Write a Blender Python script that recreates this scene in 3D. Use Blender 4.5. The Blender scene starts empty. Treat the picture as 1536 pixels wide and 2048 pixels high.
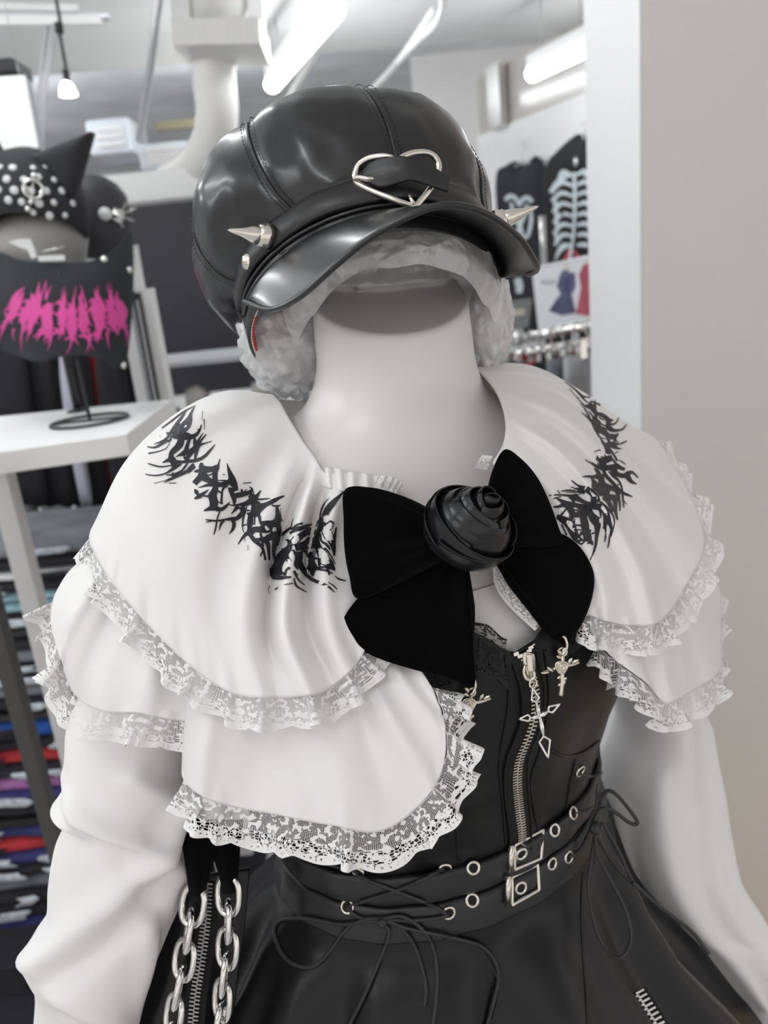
import bpy, bmesh, math, random
import numpy as np
from mathutils import Vector, Matrix, noise
from mathutils.bvhtree import BVHTree

# ------------------------------------------------------------------ camera
SC = bpy.context.scene
FPX, CX, CY = 1547.0, 768.0, 1024.0          # focal length and centre in pixels of the 1536x2048 frame
PITCH, ROLL = math.radians(17.0), math.radians(-5.9)
CAM = np.array([0.0, 0.0, 1.5])
VF = np.array([0.0, math.cos(PITCH), -math.sin(PITCH)])
_r0 = np.array([1.0, 0.0, 0.0]); _u0 = np.cross(_r0, VF)
VR = _r0*math.cos(ROLL) + _u0*math.sin(ROLL)
VU = -_r0*math.sin(ROLL) + _u0*math.cos(ROLL)
cam_data = bpy.data.cameras.new('camera')
cam = bpy.data.objects.new('camera', cam_data)
SC.collection.objects.link(cam)
mw = Matrix.Identity(4)
for i in range(3):
    mw[i][0], mw[i][1], mw[i][2], mw[i][3] = VR[i], VU[i], -VF[i], CAM[i]
cam.matrix_world = mw
cam_data.sensor_fit = 'VERTICAL'; cam_data.sensor_height = 36.0; cam_data.sensor_width = 27.0
cam_data.lens = FPX/2048.0*36.0
cam_data.clip_start = 0.02; cam_data.clip_end = 60
cam_data.dof.use_dof = True; cam_data.dof.focus_distance = 0.475; cam_data.dof.aperture_fstop = 7.0
SC.camera = cam

# ------------------------------------------------------------------ light and exposure
world = bpy.data.worlds.new('world'); SC.world = world; world.use_nodes = True
bg = world.node_tree.nodes['Background']
bg.inputs[0].default_value = (1.0, 0.955, 0.925, 1); bg.inputs[1].default_value = 0.52
SC.view_settings.view_transform = 'Standard'; SC.view_settings.look = 'None'
SC.view_settings.gamma = 1.0; SC.view_settings.use_curve_mapping = False
SC.view_settings.exposure = 0.82

# ------------------------------------------------------------------ pixel helpers
def P(x, y, d):
    """point seen at pixel (x, y) at depth d along the view axis"""
    return CAM + d*(VF + VR*((x-CX)/FPX) + VU*((CY-y)/FPX))
def PA(a):
    a = np.asarray(a, float); x, y, d = a[..., 0:1], a[..., 1:2], a[..., 2:3]
    return CAM + d*(VF + VR*((x-CX)/FPX) + VU*((CY-y)/FPX))
def ray(x, y):
    v = VF + VR*((x-CX)/FPX) + VU*((CY-y)/FPX)
    return v/np.linalg.norm(v)
def PY(x, y, Y):
    v = ray(x, y); return CAM + v*((Y-CAM[1])/v[1])
def PZ(x, y, Z):
    v = ray(x, y); return CAM + v*((Z-CAM[2])/v[2])
NECK = P(790, 700, 0.54)
YAW = math.radians(26)
BL = np.array([math.cos(YAW), math.sin(YAW), 0.0])      # mannequin's left (to the right in view)
BF = np.array([math.sin(YAW), -math.cos(YAW), 0.0])     # mannequin's front
def B(x, y, z): return NECK + BL*x + BF*y + np.array([0, 0, z])

# ------------------------------------------------------------------ mesh helpers
COL = SC.collection
def tag(o, label=None, cat=None, group=None, kind=None):
    if label: o['label'] = label
    if cat: o['category'] = cat
    if group: o['group'] = group
    if kind: o['kind'] = kind
    return o
def empty(name, loc, label=None, cat=None, group=None):
    o = bpy.data.objects.new(name, None); COL.objects.link(o)
    o.location = Vector(loc); o.empty_display_size = 0.02
    return tag(o, label, cat, group)
def mesh_obj(name, verts, faces, mat=None, parent=None, smooth=True, uvs=None, label=None, solid=None, off=0.0, sub=0, bevel=0):
    me = bpy.data.meshes.new(name)
    me.from_pydata([tuple(map(float, v)) for v in verts], [], faces)
    if uvs is not None:
        ul = me.uv_layers.new(name='UVMap')
        buf = np.asarray(uvs, float)[[v for f in faces for v in f]]
        ul.data.foreach_set('uv', buf.ravel())
    me.polygons.foreach_set('use_smooth', [smooth]*len(me.polygons))
    me.update()
    o = bpy.data.objects.new(name, me); COL.objects.link(o)
    if mat is not None: me.materials.append(mat)
    if parent is not None: attach(o, parent)
    if label: o['label'] = label
    if bevel:
        m = o.modifiers.new('bevel', 'BEVEL'); m.width = bevel; m.segments = 2; m.limit_method = 'ANGLE'
    if solid:
        m = o.modifiers.new('solid', 'SOLIDIFY'); m.thickness = solid; m.offset = off
    if sub:
        m = o.modifiers.new('sub', 'SUBSURF'); m.levels = sub; m.render_levels = sub
    return o
def attach(o, parent):
    o.parent = parent
    # world matrices of parents here are pure translations
    t = Vector((0, 0, 0)); p = parent
    while p is not None:
        t += p.location; p = p.parent
    o.location = o.location - t
def cr(pts, n, closed=False):
    """Catmull-Rom through pts, n samples"""
    p = np.asarray(pts, float); m = len(p)
    if closed: t = np.arange(n)/n*m
    else: t = np.linspace(0, m-1, n)
    i = np.floor(t).astype(int)
    if not closed: i = np.clip(i, 0, m-2)
    f = (t-i)[:, None]
    def g(k):
        if closed: return p[k % m]
        out = p[np.clip(k, 0, m-1)].copy()
        lo = k < 0; hi = k > m-1
        out[lo] = 2*p[0]-p[1]; out[hi] = 2*p[-1]-p[-2]
        return out
    a, b, c, d = g(i-1), g(i), g(i+1), g(i+2)
    return 0.5*((2*b)+(-a+c)*f+(2*a-5*b+4*c-d)*f*f+(-a+3*b-3*c+d)*f**3)
def lin(pts, n):
    """points along a polyline at equal arc steps"""
    p = np.asarray(pts, float); s = np.r_[0, np.cumsum(np.linalg.norm(np.diff(p, axis=0), axis=1))]
    t = np.linspace(0, s[-1], n)
    return np.stack([np.interp(t, s, p[:, k]) for k in range(p.shape[1])], 1)
def net(cols, nu, nv):
    """cols[c][r] control values -> array [nv][nu][k]"""
    c = np.array([cr(col, nv) for col in cols])              # [ncol][nv][k]
    return np.array([cr(c[:, j], nu) for j in range(nv)])
def grid_faces(nv, nu, cu=False, cv=False, base=0):
    f = []
    for j in range(nv if cv else nv-1):
        for i in range(nu if cu else nu-1):
            a = base+j*nu+i; b = base+j*nu+(i+1) % nu
            c = base+((j+1) % nv)*nu+(i+1) % nu; d = base+((j+1) % nv)*nu+i
            f.append((a, b, c, d))
    return f
def grid_obj(name, G, mat, parent=None, cu=False, cv=False, uv=None, **kw):
    nv, nu = G.shape[:2]
    if uv is None:
        U, Vv = np.meshgrid(np.linspace(0, 1, nu), np.linspace(0, 1, nv)); uv = np.stack([U, Vv], 2)
    return mesh_obj(name, G.reshape(-1, 3), grid_faces(nv, nu, cu, cv), mat, parent, uvs=uv.reshape(-1, 2), **kw)
def tube_geo(pts, r, seg=8, closed=False, base=0, cap=True, flat=1.0):
    p = np.asarray(pts, float); n = len(p)
    r = np.full(n, r) if np.isscalar(r) else np.asarray(r, float)
    if closed: T = np.roll(p, -1, 0)-np.roll(p, 1, 0)
    else:
        T = np.gradient(p, axis=0)
    T /= np.linalg.norm(T, axis=1)[:, None]+1e-12
    ref = np.array([0.12, -0.9, 0.31])
    if abs(T[0]@ref)/np.linalg.norm(ref) > .9: ref = np.array([1., 0.1, 0])
    N = np.cross(T[0], ref); N /= np.linalg.norm(N)
    vs = []
    for k in range(n):
        N = N-T[k]*(N@T[k]); N /= np.linalg.norm(N)+1e-12
        Bn = np.cross(T[k], N)
        for s in range(seg):
            a = 2*math.pi*s/seg
            vs.append(p[k]+r[k]*(N*math.cos(a)+Bn*flat*math.sin(a)))
    fs = grid_faces(n, seg, True, closed, base)
    if cap and not closed:
        fs.append(tuple(base+s for s in range(seg))[::-1]); fs.append(tuple(base+(n-1)*seg+s for s in range(seg)))
    return vs, fs
def tube(name, pts, r, mat, parent=None, seg=8, closed=False, **kw):
    v, f = tube_geo(pts, r, seg, closed); return mesh_obj(name, v, f, mat, parent, **kw)
def tubes(name, paths, r, mat, parent=None, seg=8, closed=False, **kw):
    vs, fs = [], []
    for p in paths:
        rr = r
        if isinstance(p, tuple): p, rr = p
        v, f = tube_geo(p, rr, seg, closed, len(vs)); vs += v; fs += f
    return mesh_obj(name, vs, fs, mat, parent, **kw)
def box_geo(c, ax, ay, az, base=0):
    """box with centre c and half-axis vectors"""
    c, ax, ay, az = map(lambda q: np.asarray(q, float), (c, ax, ay, az))
    vs = [c+sx*ax+sy*ay+sz*az for sz in (-1, 1) for sy in (-1, 1) for sx in (-1, 1)]
    fs = [(0, 2, 3, 1), (4, 5, 7, 6), (0, 1, 5, 4), (2, 6, 7, 3), (0, 4, 6, 2), (1, 3, 7, 5)]
    return vs, [tuple(base+i for i in f) for f in fs]
EX, EY, EZ = np.eye(3)
def boxw(name, lo, hi, mat, parent=None, bevel=0.002, **kw):
    lo, hi = np.minimum(lo, hi), np.maximum(lo, hi); c = (lo+hi)/2; h = (hi-lo)/2
    v, f = box_geo(c, EX*h[0], EY*h[1], EZ*h[2]); return mesh_obj(name, v, f, mat, parent, smooth=False, bevel=bevel, **kw)
def bar(name, p, q, w, t, mat, parent=None, bevel=0.001, up=None, **kw):
    """rectangular bar from p to q"""
    p, q = np.asarray(p, float), np.asarray(q, float); d = q-p; L = np.linalg.norm(d); d /= L
    up = np.array([0, -1., 0]) if up is None else np.asarray(up, float)
    s = np.cross(d, up); s /= np.linalg.norm(s); n2 = np.cross(s, d)
    v, f = box_geo((p+q)/2, d*L/2, s*w/2, n2*t/2); return mesh_obj(name, v, f, mat, parent, smooth=False, bevel=bevel, **kw)
def lathe(name, prof, origin, axis, mat, parent=None, seg=24, **kw):
    """prof = [(radius, height)], turned about axis"""
    axis = np.asarray(axis, float); axis = axis/np.linalg.norm(axis)
    ref = EX if abs(axis[0]) < .8 else EY
    a = np.cross(axis, ref); a /= np.linalg.norm(a); b = np.cross(axis, a)
    G = np.array([[np.asarray(origin)+axis*h+r*(a*math.cos(t)+b*math.sin(t)) for t in np.arange(seg)/seg*2*math.pi] for r, h in prof])
    return grid_obj(name, G, mat, parent, cu=True, **kw)
def torus(name, c, nrm, R, r, mat, parent=None, seg=24, s2=8, sx=1.0, xdir=None, **kw):
    nrm = np.asarray(nrm, float); nrm = nrm/np.linalg.norm(nrm)
    x = np.asarray(xdir, float) if xdir is not None else np.cross(nrm, EZ if abs(nrm[2]) < .9 else EX)
    x = x-nrm*(x@nrm); x /= np.linalg.norm(x); y = np.cross(nrm, x)
    p = [np.asarray(c)+R*(x*sx*math.cos(t)+y*math.sin(t)) for t in np.arange(seg)/seg*2*math.pi]
    return tube(name, p, r, mat, parent, s2, True, **kw)
def bvh_of(objs):
    vs, fs = [], []
    for o in objs:
        b = len(vs); m = o.matrix_world if o.parent is None else None
        t = Vector((0, 0, 0)); p = o
        while p is not None: t = t+p.location; p = p.parent
        vs += [v.co+t for v in o.data.vertices]; fs += [tuple(b+i for i in q.vertices) for q in o.data.polygons]
    return BVHTree.FromPolygons(vs, fs)
def hit(bv, x, y, off=0.0):
    """where the ray through pixel (x, y) meets a surface, lifted by off along its normal"""
    v = Vector(ray(x, y)); loc, nrm, idx, dist = bv.ray_cast(Vector(CAM), v)
    if loc is None: return None, None
    if nrm.dot(v) > 0: nrm = -nrm
    return np.array(loc+nrm*off), np.array(nrm)
def hits(bv, pts, off=0.0):
    """same for a path; where a ray misses, the depth of its neighbours carries on"""
    out = []; D = []
    for x, y in pts:
        l, n_ = hit(bv, x, y, off); D.append(None if l is None else float((l-CAM)@VF))
    good = [i for i, d in enumerate(D) if d is not None]
    for i, (x, y) in enumerate(pts):
        d = D[i] if D[i] is not None else float(np.interp(i, good, [D[k] for k in good]))
        out.append(P(x, y, d))
    return np.array(out)
def fbm(p, sc, oct=3): return noise.fractal(Vector(p)*sc, 1.0, 2.0, oct)
def smooth01(t): t = np.clip(t, 0, 1); return t*t*(3-2*t)
# ------------------------------------------------------------------ materials
def mat(name, col, rough=.5, metal=0.0, bump=None, bscale=200.0, bstr=.1, var=0.0, vscale=20.0, coat=0.0, sheen=0.0, spec=.5, emit=None, estr=0.0, alpha=None, trans=0.0, aniso=0.0, sub=0.0, bdist=.001, coatr=.1, wave=False):
    m = bpy.data.materials.new(name); m.use_nodes = True
    nt = m.node_tree; b = nt.nodes['Principled BSDF']
    b.inputs['Base Color'].default_value = (*col, 1); b.inputs['Roughness'].default_value = rough
    b.inputs['Metallic'].default_value = metal; b.inputs['Specular IOR Level'].default_value = spec
    b.inputs['Coat Weight'].default_value = coat; b.inputs['Coat Roughness'].default_value = coatr
    b.inputs['Sheen Weight'].default_value = sheen; b.inputs['Transmission Weight'].default_value = trans
    b.inputs['Anisotropic'].default_value = aniso
    if sub: b.inputs['Subsurface Weight'].default_value = sub; b.inputs['Subsurface Scale'].default_value = .02
    if alpha is not None: b.inputs['Alpha'].default_value = alpha
    if emit: b.inputs['Emission Color'].default_value = (*emit, 1); b.inputs['Emission Strength'].default_value = estr
    tc = nt.nodes.new('ShaderNodeTexCoord')
    if var:
        n = nt.nodes.new('ShaderNodeTexNoise'); n.inputs['Scale'].default_value = vscale; n.inputs['Detail'].default_value = 4
        nt.links.new(tc.outputs['Object'], n.inputs['Vector'])
        cr_ = nt.nodes.new('ShaderNodeValToRGB')
        cr_.color_ramp.elements[0].position = .3; cr_.color_ramp.elements[1].position = .7
        cr_.color_ramp.elements[0].color = (*[max(0, c*(1-var)) for c in col], 1)
        cr_.color_ramp.elements[1].color = (*[min(1, c*(1+var)) for c in col], 1)
        nt.links.new(n.outputs['Fac'], cr_.inputs['Fac']); nt.links.new(cr_.outputs['Color'], b.inputs['Base Color'])
    if bump:
        if bump == 'voronoi':
            n = nt.nodes.new('ShaderNodeTexVoronoi'); n.inputs['Scale'].default_value = bscale; out = n.outputs['Distance']
        elif bump == 'wave':
            n = nt.nodes.new('ShaderNodeTexWave'); n.inputs['Scale'].default_value = bscale; out = n.outputs['Fac']
        else:
            n = nt.nodes.new('ShaderNodeTexNoise'); n.inputs['Scale'].default_value = bscale; n.inputs['Detail'].default_value = 5; out = n.outputs['Fac']
        nt.links.new(tc.outputs['Object'], n.inputs['Vector'])
        bp = nt.nodes.new('ShaderNodeBump'); bp.inputs['Strength'].default_value = bstr; bp.inputs['Distance'].default_value = bdist
        nt.links.new(out, bp.inputs['Height']); nt.links.new(bp.outputs['Normal'], b.inputs['Normal'])
    return m
def mixnode(nt, op, a, b):
    n = nt.nodes.new('ShaderNodeMath'); n.operation = op
    for i, q in enumerate((a, b)):
        if q is None: continue
        if isinstance(q, (int, float)): n.inputs[i].default_value = q
        else: nt.links.new(q, n.inputs[i])
    return n.outputs[0]
def lace_mat(name, col, dense=0.0, rough=.8):
    """lace: hexagonal net, sprigs of flowers and a row of rings on the scalloped edge, cut out by alpha; UV: u in scallops, v 0 seam .. 1 edge"""
    m = bpy.data.materials.new(name); m.use_nodes = True; nt = m.node_tree
    b = nt.nodes['Principled BSDF']; out = nt.nodes['Material Output']
    b.inputs['Base Color'].default_value = (*col, 1); b.inputs['Roughness'].default_value = rough
    uv = nt.nodes.new('ShaderNodeUVMap'); uv.uv_map = 'UVMap'
    sep = nt.nodes.new('ShaderNodeSeparateXYZ'); nt.links.new(uv.outputs[0], sep.inputs[0])
    U, Vv = sep.outputs[0], sep.outputs[1]
    # fine net
    mp = nt.nodes.new('ShaderNodeMapping'); mp.inputs['Scale'].default_value = (1, 1.9, 1); nt.links.new(uv.outputs[0], mp.inputs[0])
    vo = nt.nodes.new('ShaderNodeTexVoronoi'); vo.feature = 'DISTANCE_TO_EDGE'; vo.inputs['Scale'].default_value = 15; vo.inputs['Randomness'].default_value = .35
    nt.links.new(mp.outputs[0], vo.inputs['Vector'])
    netv = mixnode(nt, 'LESS_THAN', vo.outputs['Distance'], .10)
    # flowers and leaves
    nz = nt.nodes.new('ShaderNodeTexNoise'); nz.inputs['Scale'].default_value = 3.8; nz.inputs['Detail'].default_value = 1.5
    nt.links.new(mp.outputs[0], nz.inputs['Vector'])
    fl = mixnode(nt, 'GREATER_THAN', nz.outputs['Fac'], .545)
    # open holes ring in the outer third
    v3 = nt.nodes.new('ShaderNodeTexVoronoi'); v3.feature = 'DISTANCE_TO_EDGE'; v3.inputs['Scale'].default_value = 7.0; v3.inputs['Randomness'].default_value = .6
    nt.links.new(mp.outputs[0], v3.inputs['Vector'])
    cord = mixnode(nt, 'LESS_THAN', v3.outputs['Distance'], .10)
    outer = mixnode(nt, 'GREATER_THAN', Vv, .5)
    notouter = mixnode(nt, 'SUBTRACT', 1.0, outer)
    a1 = mixnode(nt, 'MULTIPLY', netv, notouter)
    a2 = mixnode(nt, 'MULTIPLY', cord, outer)
    edge = mixnode(nt, 'GREATER_THAN', Vv, .93)
    # rings near the scallop edge
    fr = mixnode(nt, 'FRACT', mixnode(nt, 'MULTIPLY', U, 3.0), None)
    dx = mixnode(nt, 'SUBTRACT', fr, .5); dy = mixnode(nt, 'MULTIPLY', mixnode(nt, 'SUBTRACT', Vv, .88), 4.5)
    rr = mixnode(nt, 'SQRT', mixnode(nt, 'ADD', mixnode(nt, 'MULTIPLY', dx, dx), mixnode(nt, 'MULTIPLY', dy, dy)), None)
    ringm = mixnode(nt, 'MULTIPLY', mixnode(nt, 'LESS_THAN', rr, .48), mixnode(nt, 'GREATER_THAN', rr, .13))
    seam = mixnode(nt, 'LESS_THAN', Vv, .03)
    al = a1
    for q in (a2, fl, edge, ringm, seam): al = mixnode(nt, 'MAXIMUM', al, q)
    if dense: al = mixnode(nt, 'MAXIMUM', al, dense)
    tr = nt.nodes.new('ShaderNodeBsdfTransparent'); mx = nt.nodes.new('ShaderNodeMixShader')
    nt.links.new(al, mx.inputs[0]); nt.links.new(tr.outputs[0], mx.inputs[1]); nt.links.new(b.outputs[0], mx.inputs[2])
    nt.links.new(mx.outputs[0], out.inputs[0])
    bp = nt.nodes.new('ShaderNodeBump'); bp.inputs['Strength'].default_value = .5; bp.inputs['Distance'].default_value = .0006
    nt.links.new(al, bp.inputs['Height']); nt.links.new(bp.outputs['Normal'], b.inputs['Normal'])
    return m
def plastic_mat(name):
    """thin crumpled clear plastic"""
    m = bpy.data.materials.new(name); m.use_nodes = True; nt = m.node_tree
    b = nt.nodes['Principled BSDF']; out = nt.nodes['Material Output']
    b.inputs['Base Color'].default_value = (.93, .935, .94, 1); b.inputs['Roughness'].default_value = .09; b.inputs['Specular IOR Level'].default_value = 1.0
    tc = nt.nodes.new('ShaderNodeTexCoord')
    n1 = nt.nodes.new('ShaderNodeTexNoise'); n1.inputs['Scale'].default_value = 22; n1.inputs['Detail'].default_value = 6; n1.inputs['Distortion'].default_value = 1.5
    v1 = nt.nodes.new('ShaderNodeTexVoronoi'); v1.feature = 'DISTANCE_TO_EDGE'; v1.inputs['Scale'].default_value = 32
    nt.links.new(tc.outputs['Object'], n1.inputs['Vector']); nt.links.new(tc.outputs['Object'], v1.inputs['Vector'])
    v2 = nt.nodes.new('ShaderNodeTexVoronoi'); v2.feature = 'DISTANCE_TO_EDGE'; v2.inputs['Scale'].default_value = 110
    wv = nt.nodes.new('ShaderNodeVectorMath'); wv.operation = 'ADD'; nt.links.new(tc.outputs['Object'], wv.inputs[0])
    ws = nt.nodes.new('ShaderNodeVectorMath'); ws.operation = 'SCALE'; ws.inputs[3].default_value = .03
    n2 = nt.nodes.new('ShaderNodeTexNoise'); n2.inputs['Scale'].default_value = 30; nt.links.new(tc.outputs['Object'], n2.inputs['Vector'])
    nt.links.new(n2.outputs['Color'], ws.inputs[0]); nt.links.new(ws.outputs[0], wv.inputs[1])
    nt.links.new(wv.outputs[0], v1.inputs['Vector']); nt.links.new(wv.outputs[0], v2.inputs['Vector'])
    h = mixnode(nt, 'ADD', mixnode(nt, 'MULTIPLY', n1.outputs['Fac'], .22), mixnode(nt, 'ADD', mixnode(nt, 'MINIMUM', v1.outputs['Distance'], .3), mixnode(nt, 'MULTIPLY', mixnode(nt, 'MINIMUM', v2.outputs['Distance'], .3), .18)))
    bp = nt.nodes.new('ShaderNodeBump'); bp.inputs['Strength'].default_value = .75; bp.inputs['Distance'].default_value = .006
    nt.links.new(h, bp.inputs['Height']); nt.links.new(bp.outputs['Normal'], b.inputs['Normal'])
    tr = nt.nodes.new('ShaderNodeBsdfTransparent'); tr.inputs[0].default_value = (.97, .98, .98, 1)
    mx = nt.nodes.new('ShaderNodeMixShader')
    ra = nt.nodes.new('ShaderNodeValToRGB'); ra.color_ramp.elements[0].color = (.68,)*3+(1,); ra.color_ramp.elements[1].color = (.92,)*3+(1,)
    ra.color_ramp.elements[0].position = .38; ra.color_ramp.elements[1].position = .66
    nt.links.new(n1.outputs['Fac'], ra.inputs[0]); nt.links.new(ra.outputs[0], mx.inputs[0])
    tl = nt.nodes.new('ShaderNodeBsdfTranslucent'); tl.inputs[0].default_value = (.95, .95, .96, 1)
    m2 = nt.nodes.new('ShaderNodeMixShader'); m2.inputs[0].default_value = .25
    nt.links.new(b.outputs[0], m2.inputs[1]); nt.links.new(tl.outputs[0], m2.inputs[2])
    nt.links.new(tr.outputs[0], mx.inputs[1]); nt.links.new(m2.outputs[0], mx.inputs[2]); nt.links.new(mx.outputs[0], out.inputs[0])
    return m
M = {}
M['mannequin'] = mat('mannequin_gloss', (.85, .815, .80), .36, coat=.25, coatr=.25, bump='noise', bscale=30, bstr=.05, var=.015, vscale=12)
M['cloth'] = mat('white_crepe', (.87, .855, .85), .62, sheen=.15, bump='noise', bscale=900, bstr=.12, bdist=.0005)
M['lace'] = lace_mat('white_lace', (.88, .87, .87))
M['blacklace'] = lace_mat('black_lace', (.01, .01, .012), dense=0)
M['leather'] = mat('black_leather', (.016, .016, .018), .34, bump='voronoi', bscale=420, bstr=.12, bdist=.0004, coat=.12, coatr=.25)
M['hatleather'] = mat('cap_leather', (.011, .0115, .0135), .29, bump='noise', bscale=260, bstr=.10, bdist=.0005, coat=.3, coatr=.16)
M['strap'] = mat('strap_leather', (.018, .018, .02), .38, bump='voronoi', bscale=520, bstr=.16, bdist=.0004)
M['velvet'] = mat('black_velvet', (.0016, .0016, .002), .95, sheen=.05, spec=.04, bump='noise', bscale=700, bstr=.2, bdist=.0005)
M['satin'] = mat('black_satin', (.007, .0075, .0095), .26, sheen=.02, bump='noise', bscale=1200, bstr=.08, bdist=.0004)
M['dress'] = mat('black_twill', (.0065, .0065, .007), .42, spec=.32, bump='noise', bscale=1100, bstr=.15, bdist=.0004, var=.1, vscale=30)
M['skirt'] = mat('black_skirt', (.007, .0068, .008), .34, spec=.36, bump='voronoi', bscale=500, bstr=.12, bdist=.0004)
M['tape'] = mat('zip_tape', (.006, .006, .006), .8, bump='noise', bscale=900, bstr=.3)
M['thread'] = mat('black_thread', (.03, .03, .034), .7)
M['nickel'] = mat('nickel', (.80, .76, .70), .2, 1.0, bump='noise', bscale=150, bstr=.03)
M['antique'] = mat('antique_silver', (.74, .69, .60), .26, 1.0, bump='noise', bscale=500, bstr=.2, bdist=.0005)
M['chrome'] = mat('chrome', (.84, .83, .81), .12, 1.0, bump='noise', bscale=90, bstr=.02)
M['darkteeth'] = mat('gunmetal', (.35, .34, .33), .3, 1.0, bump='noise', bscale=200, bstr=.03)
M['cord'] = mat('waxed_cord', (.03, .03, .032), .4, bump='wave', bscale=900, bstr=.4, bdist=.0006)
M['print'] = mat('black_print', (.012, .012, .018), .55, bump='noise', bscale=600, bstr=.1)
M['plastic'] = plastic_mat('crumpled_plastic')
M['redstripe'] = mat('lining', (.8, .78, .77), .8, bump='noise', bscale=600, bstr=.2)
M['red'] = mat('red_stripe', (.6, .03, .04), .8, bump='noise', bscale=600, bstr=.2)
# ------------------------------------------------------------------ room shell
M['floor'] = mat('floor_vinyl', (.66, .66, .66), .4, bump='noise', bscale=20, bstr=.1, var=.05, vscale=6)
M['wood'] = mat('yellow_wood', (.62, .45, .20), .45, bump='noise', bscale=20, bstr=.1, var=.08, vscale=6)
M['white'] = mat('white_paint', (.88, .88, .88), .5, bump='noise', bscale=120, bstr=.08, var=.015, vscale=5)
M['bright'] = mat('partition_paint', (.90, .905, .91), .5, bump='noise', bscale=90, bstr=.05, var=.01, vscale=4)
M['grey'] = mat('warm_paint', (.67, .635, .605), .6, bump='noise', bscale=160, bstr=.06, var=.01, vscale=3)
M['ceil'] = mat('ceiling_paint', (.86, .87, .87), .7, bump='noise', bscale=12, bstr=.4, var=.02, vscale=4)
M['concrete'] = mat('far_ceiling', (.74, .76, .78), .8, bump='noise', bscale=6, bstr=.4, var=.12, vscale=2.5)
M['blackpanel'] = mat('black_board', (.022, .021, .028), .5, bump='noise', bscale=60, bstr=.08, var=.2, vscale=2)
M['duct'] = mat('cream_duct', (.80, .79, .76), .45, bump='wave', bscale=14, bstr=.15, bdist=.004)
M['steel'] = mat('brushed_steel', (.62, .61, .60), .3, 1.0, bump='noise', bscale=80, bstr=.05)
M['zinc'] = mat('zinc_conduit', (.66, .67, .69), .35, .8, bump='noise', bscale=80, bstr=.05)
M['lamp'] = mat('lamp_cover', (1, 1, 1), .4, emit=(.96, .985, 1.0), estr=10.0, bump='noise', bscale=10, bstr=.01)
M['bulb'] = mat('bulb', (1, 1, 1), .4, emit=(1.0, .98, .93), estr=12.0, bump='noise', bscale=10, bstr=.01)
M['rubber'] = mat('black_plastic', (.02, .02, .022), .5, bump='noise', bscale=200, bstr=.1)
M['cable'] = mat('grey_cable', (.42, .43, .45), .55, bump='noise', bscale=200, bstr=.1)
def struct(o): o['kind'] = 'structure'; return o
def prism(name, poly, z0, z1, mat_, **kw):
    n = len(poly); vs = [(x, y, z) for z in (z0, z1) for x, y in poly]
    fs = [tuple(range(n))[::-1], tuple(range(n, 2*n))]+[(i, (i+1) % n, n+(i+1) % n, n+i) for i in range(n)]
    return mesh_obj(name, vs, fs, mat_, smooth=False, **kw)
struct(boxw('floor', (-6, -4, -.1), (5, 11, 0), M['floor'], bevel=0))
CZ = 2.62
struct(prism('floor_strip', [(.25, .75), (3.2, .4), (3.2, 1.0), (.46, 1.36)], 0, .012, M['wood']))
struct(prism('ceiling', [(-6, -4), (5, -4), (5, 4.95), (-6, 4.05)], CZ, CZ+.12, M['ceil']))
struct(boxw('trim_1', (-6, 4.6, 3.05), (5, 11, 3.15), M['concrete'], bevel=0))          # higher ceiling further back
struct(boxw('wall_back', (-6, 10.4, 0), (5, 10.5, 3.1), M['concrete'], bevel=0))
struct(boxw('wall_left', (-6.1, -4, 0), (-6, 11, 3.1), M['white'], bevel=0))
# end of the near partition on the right: beige face and bright return
A0 = PY(1283, 700, 1.33); A1 = PY(1180, 500, 1.69)
struct(prism('wall_right', [(A0[0], A0[1]), (3.2, .93), (3.2, 1.4), (A1[0], A1[1])], 0, CZ, M['grey'], bevel=.004))
wr = bpy.data.objects['wall_right']
# skin on the partition's return, store light put into its brighter colour
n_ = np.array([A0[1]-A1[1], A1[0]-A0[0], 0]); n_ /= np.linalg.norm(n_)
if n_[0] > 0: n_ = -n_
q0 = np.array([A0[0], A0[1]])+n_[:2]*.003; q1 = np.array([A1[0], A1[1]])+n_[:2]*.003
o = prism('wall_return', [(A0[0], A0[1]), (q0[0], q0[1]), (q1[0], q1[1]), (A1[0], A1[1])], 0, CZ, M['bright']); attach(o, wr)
# shop side wall on the right, running away: white boards with a glazed band above
W0 = np.array([.90, 5.3]); W1 = np.array([1.90, 2.69]); WD = (W1-W0)/np.linalg.norm(W1-W0); WN = np.array([-WD[1], WD[0]])
if WN[0] > 0: WN = -WN
def PW(x, y, off=0.0):
    """pixel onto the side wall, off in front of it"""
    v = ray(x, y); n3 = np.array([WN[0], WN[1], 0]); p0 = np.array([W0[0], W0[1], 0])+n3*off
    return CAM+v*(((p0-CAM)@n3)/(v@n3))
WE = W0-WD*.15
zt = float(PW(1080, 222)[2])
struct(prism('wall_side', [tuple(WE), tuple(W1), tuple(W1-WN*.1), tuple(WE-WN*.1)], 0, zt, M['bright']))
struct(boxw('wall_far', (PY(828, 200, 6.6)[0], 6.6, 0), (1.9, 6.7, 3.1), M['bright'], bevel=0))
M['pane'] = mat('beige_pane', (.62, .60, .57), .12, bump='noise', bscale=3, bstr=.05, var=.05, vscale=2)
win = struct(empty('window_1', (WE[0], WE[1], zt)))
o = prism('pane', [tuple(WE-WN*.02), tuple(W1-WN*.02), tuple(W1-WN*.06), tuple(WE-WN*.06)], zt, 2.62, M['pane']); attach(o, win)
p = PW(1000, 240); o = prism('window_frame', [tuple(p[:2]-WD*.05), tuple(p[:2]+WD*.09), tuple(p[:2]+WD*.09+WN*.05), tuple(p[:2]-WD*.05+WN*.05)], zt-.01, 2.62, M['steel']); attach(o, win)

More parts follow.
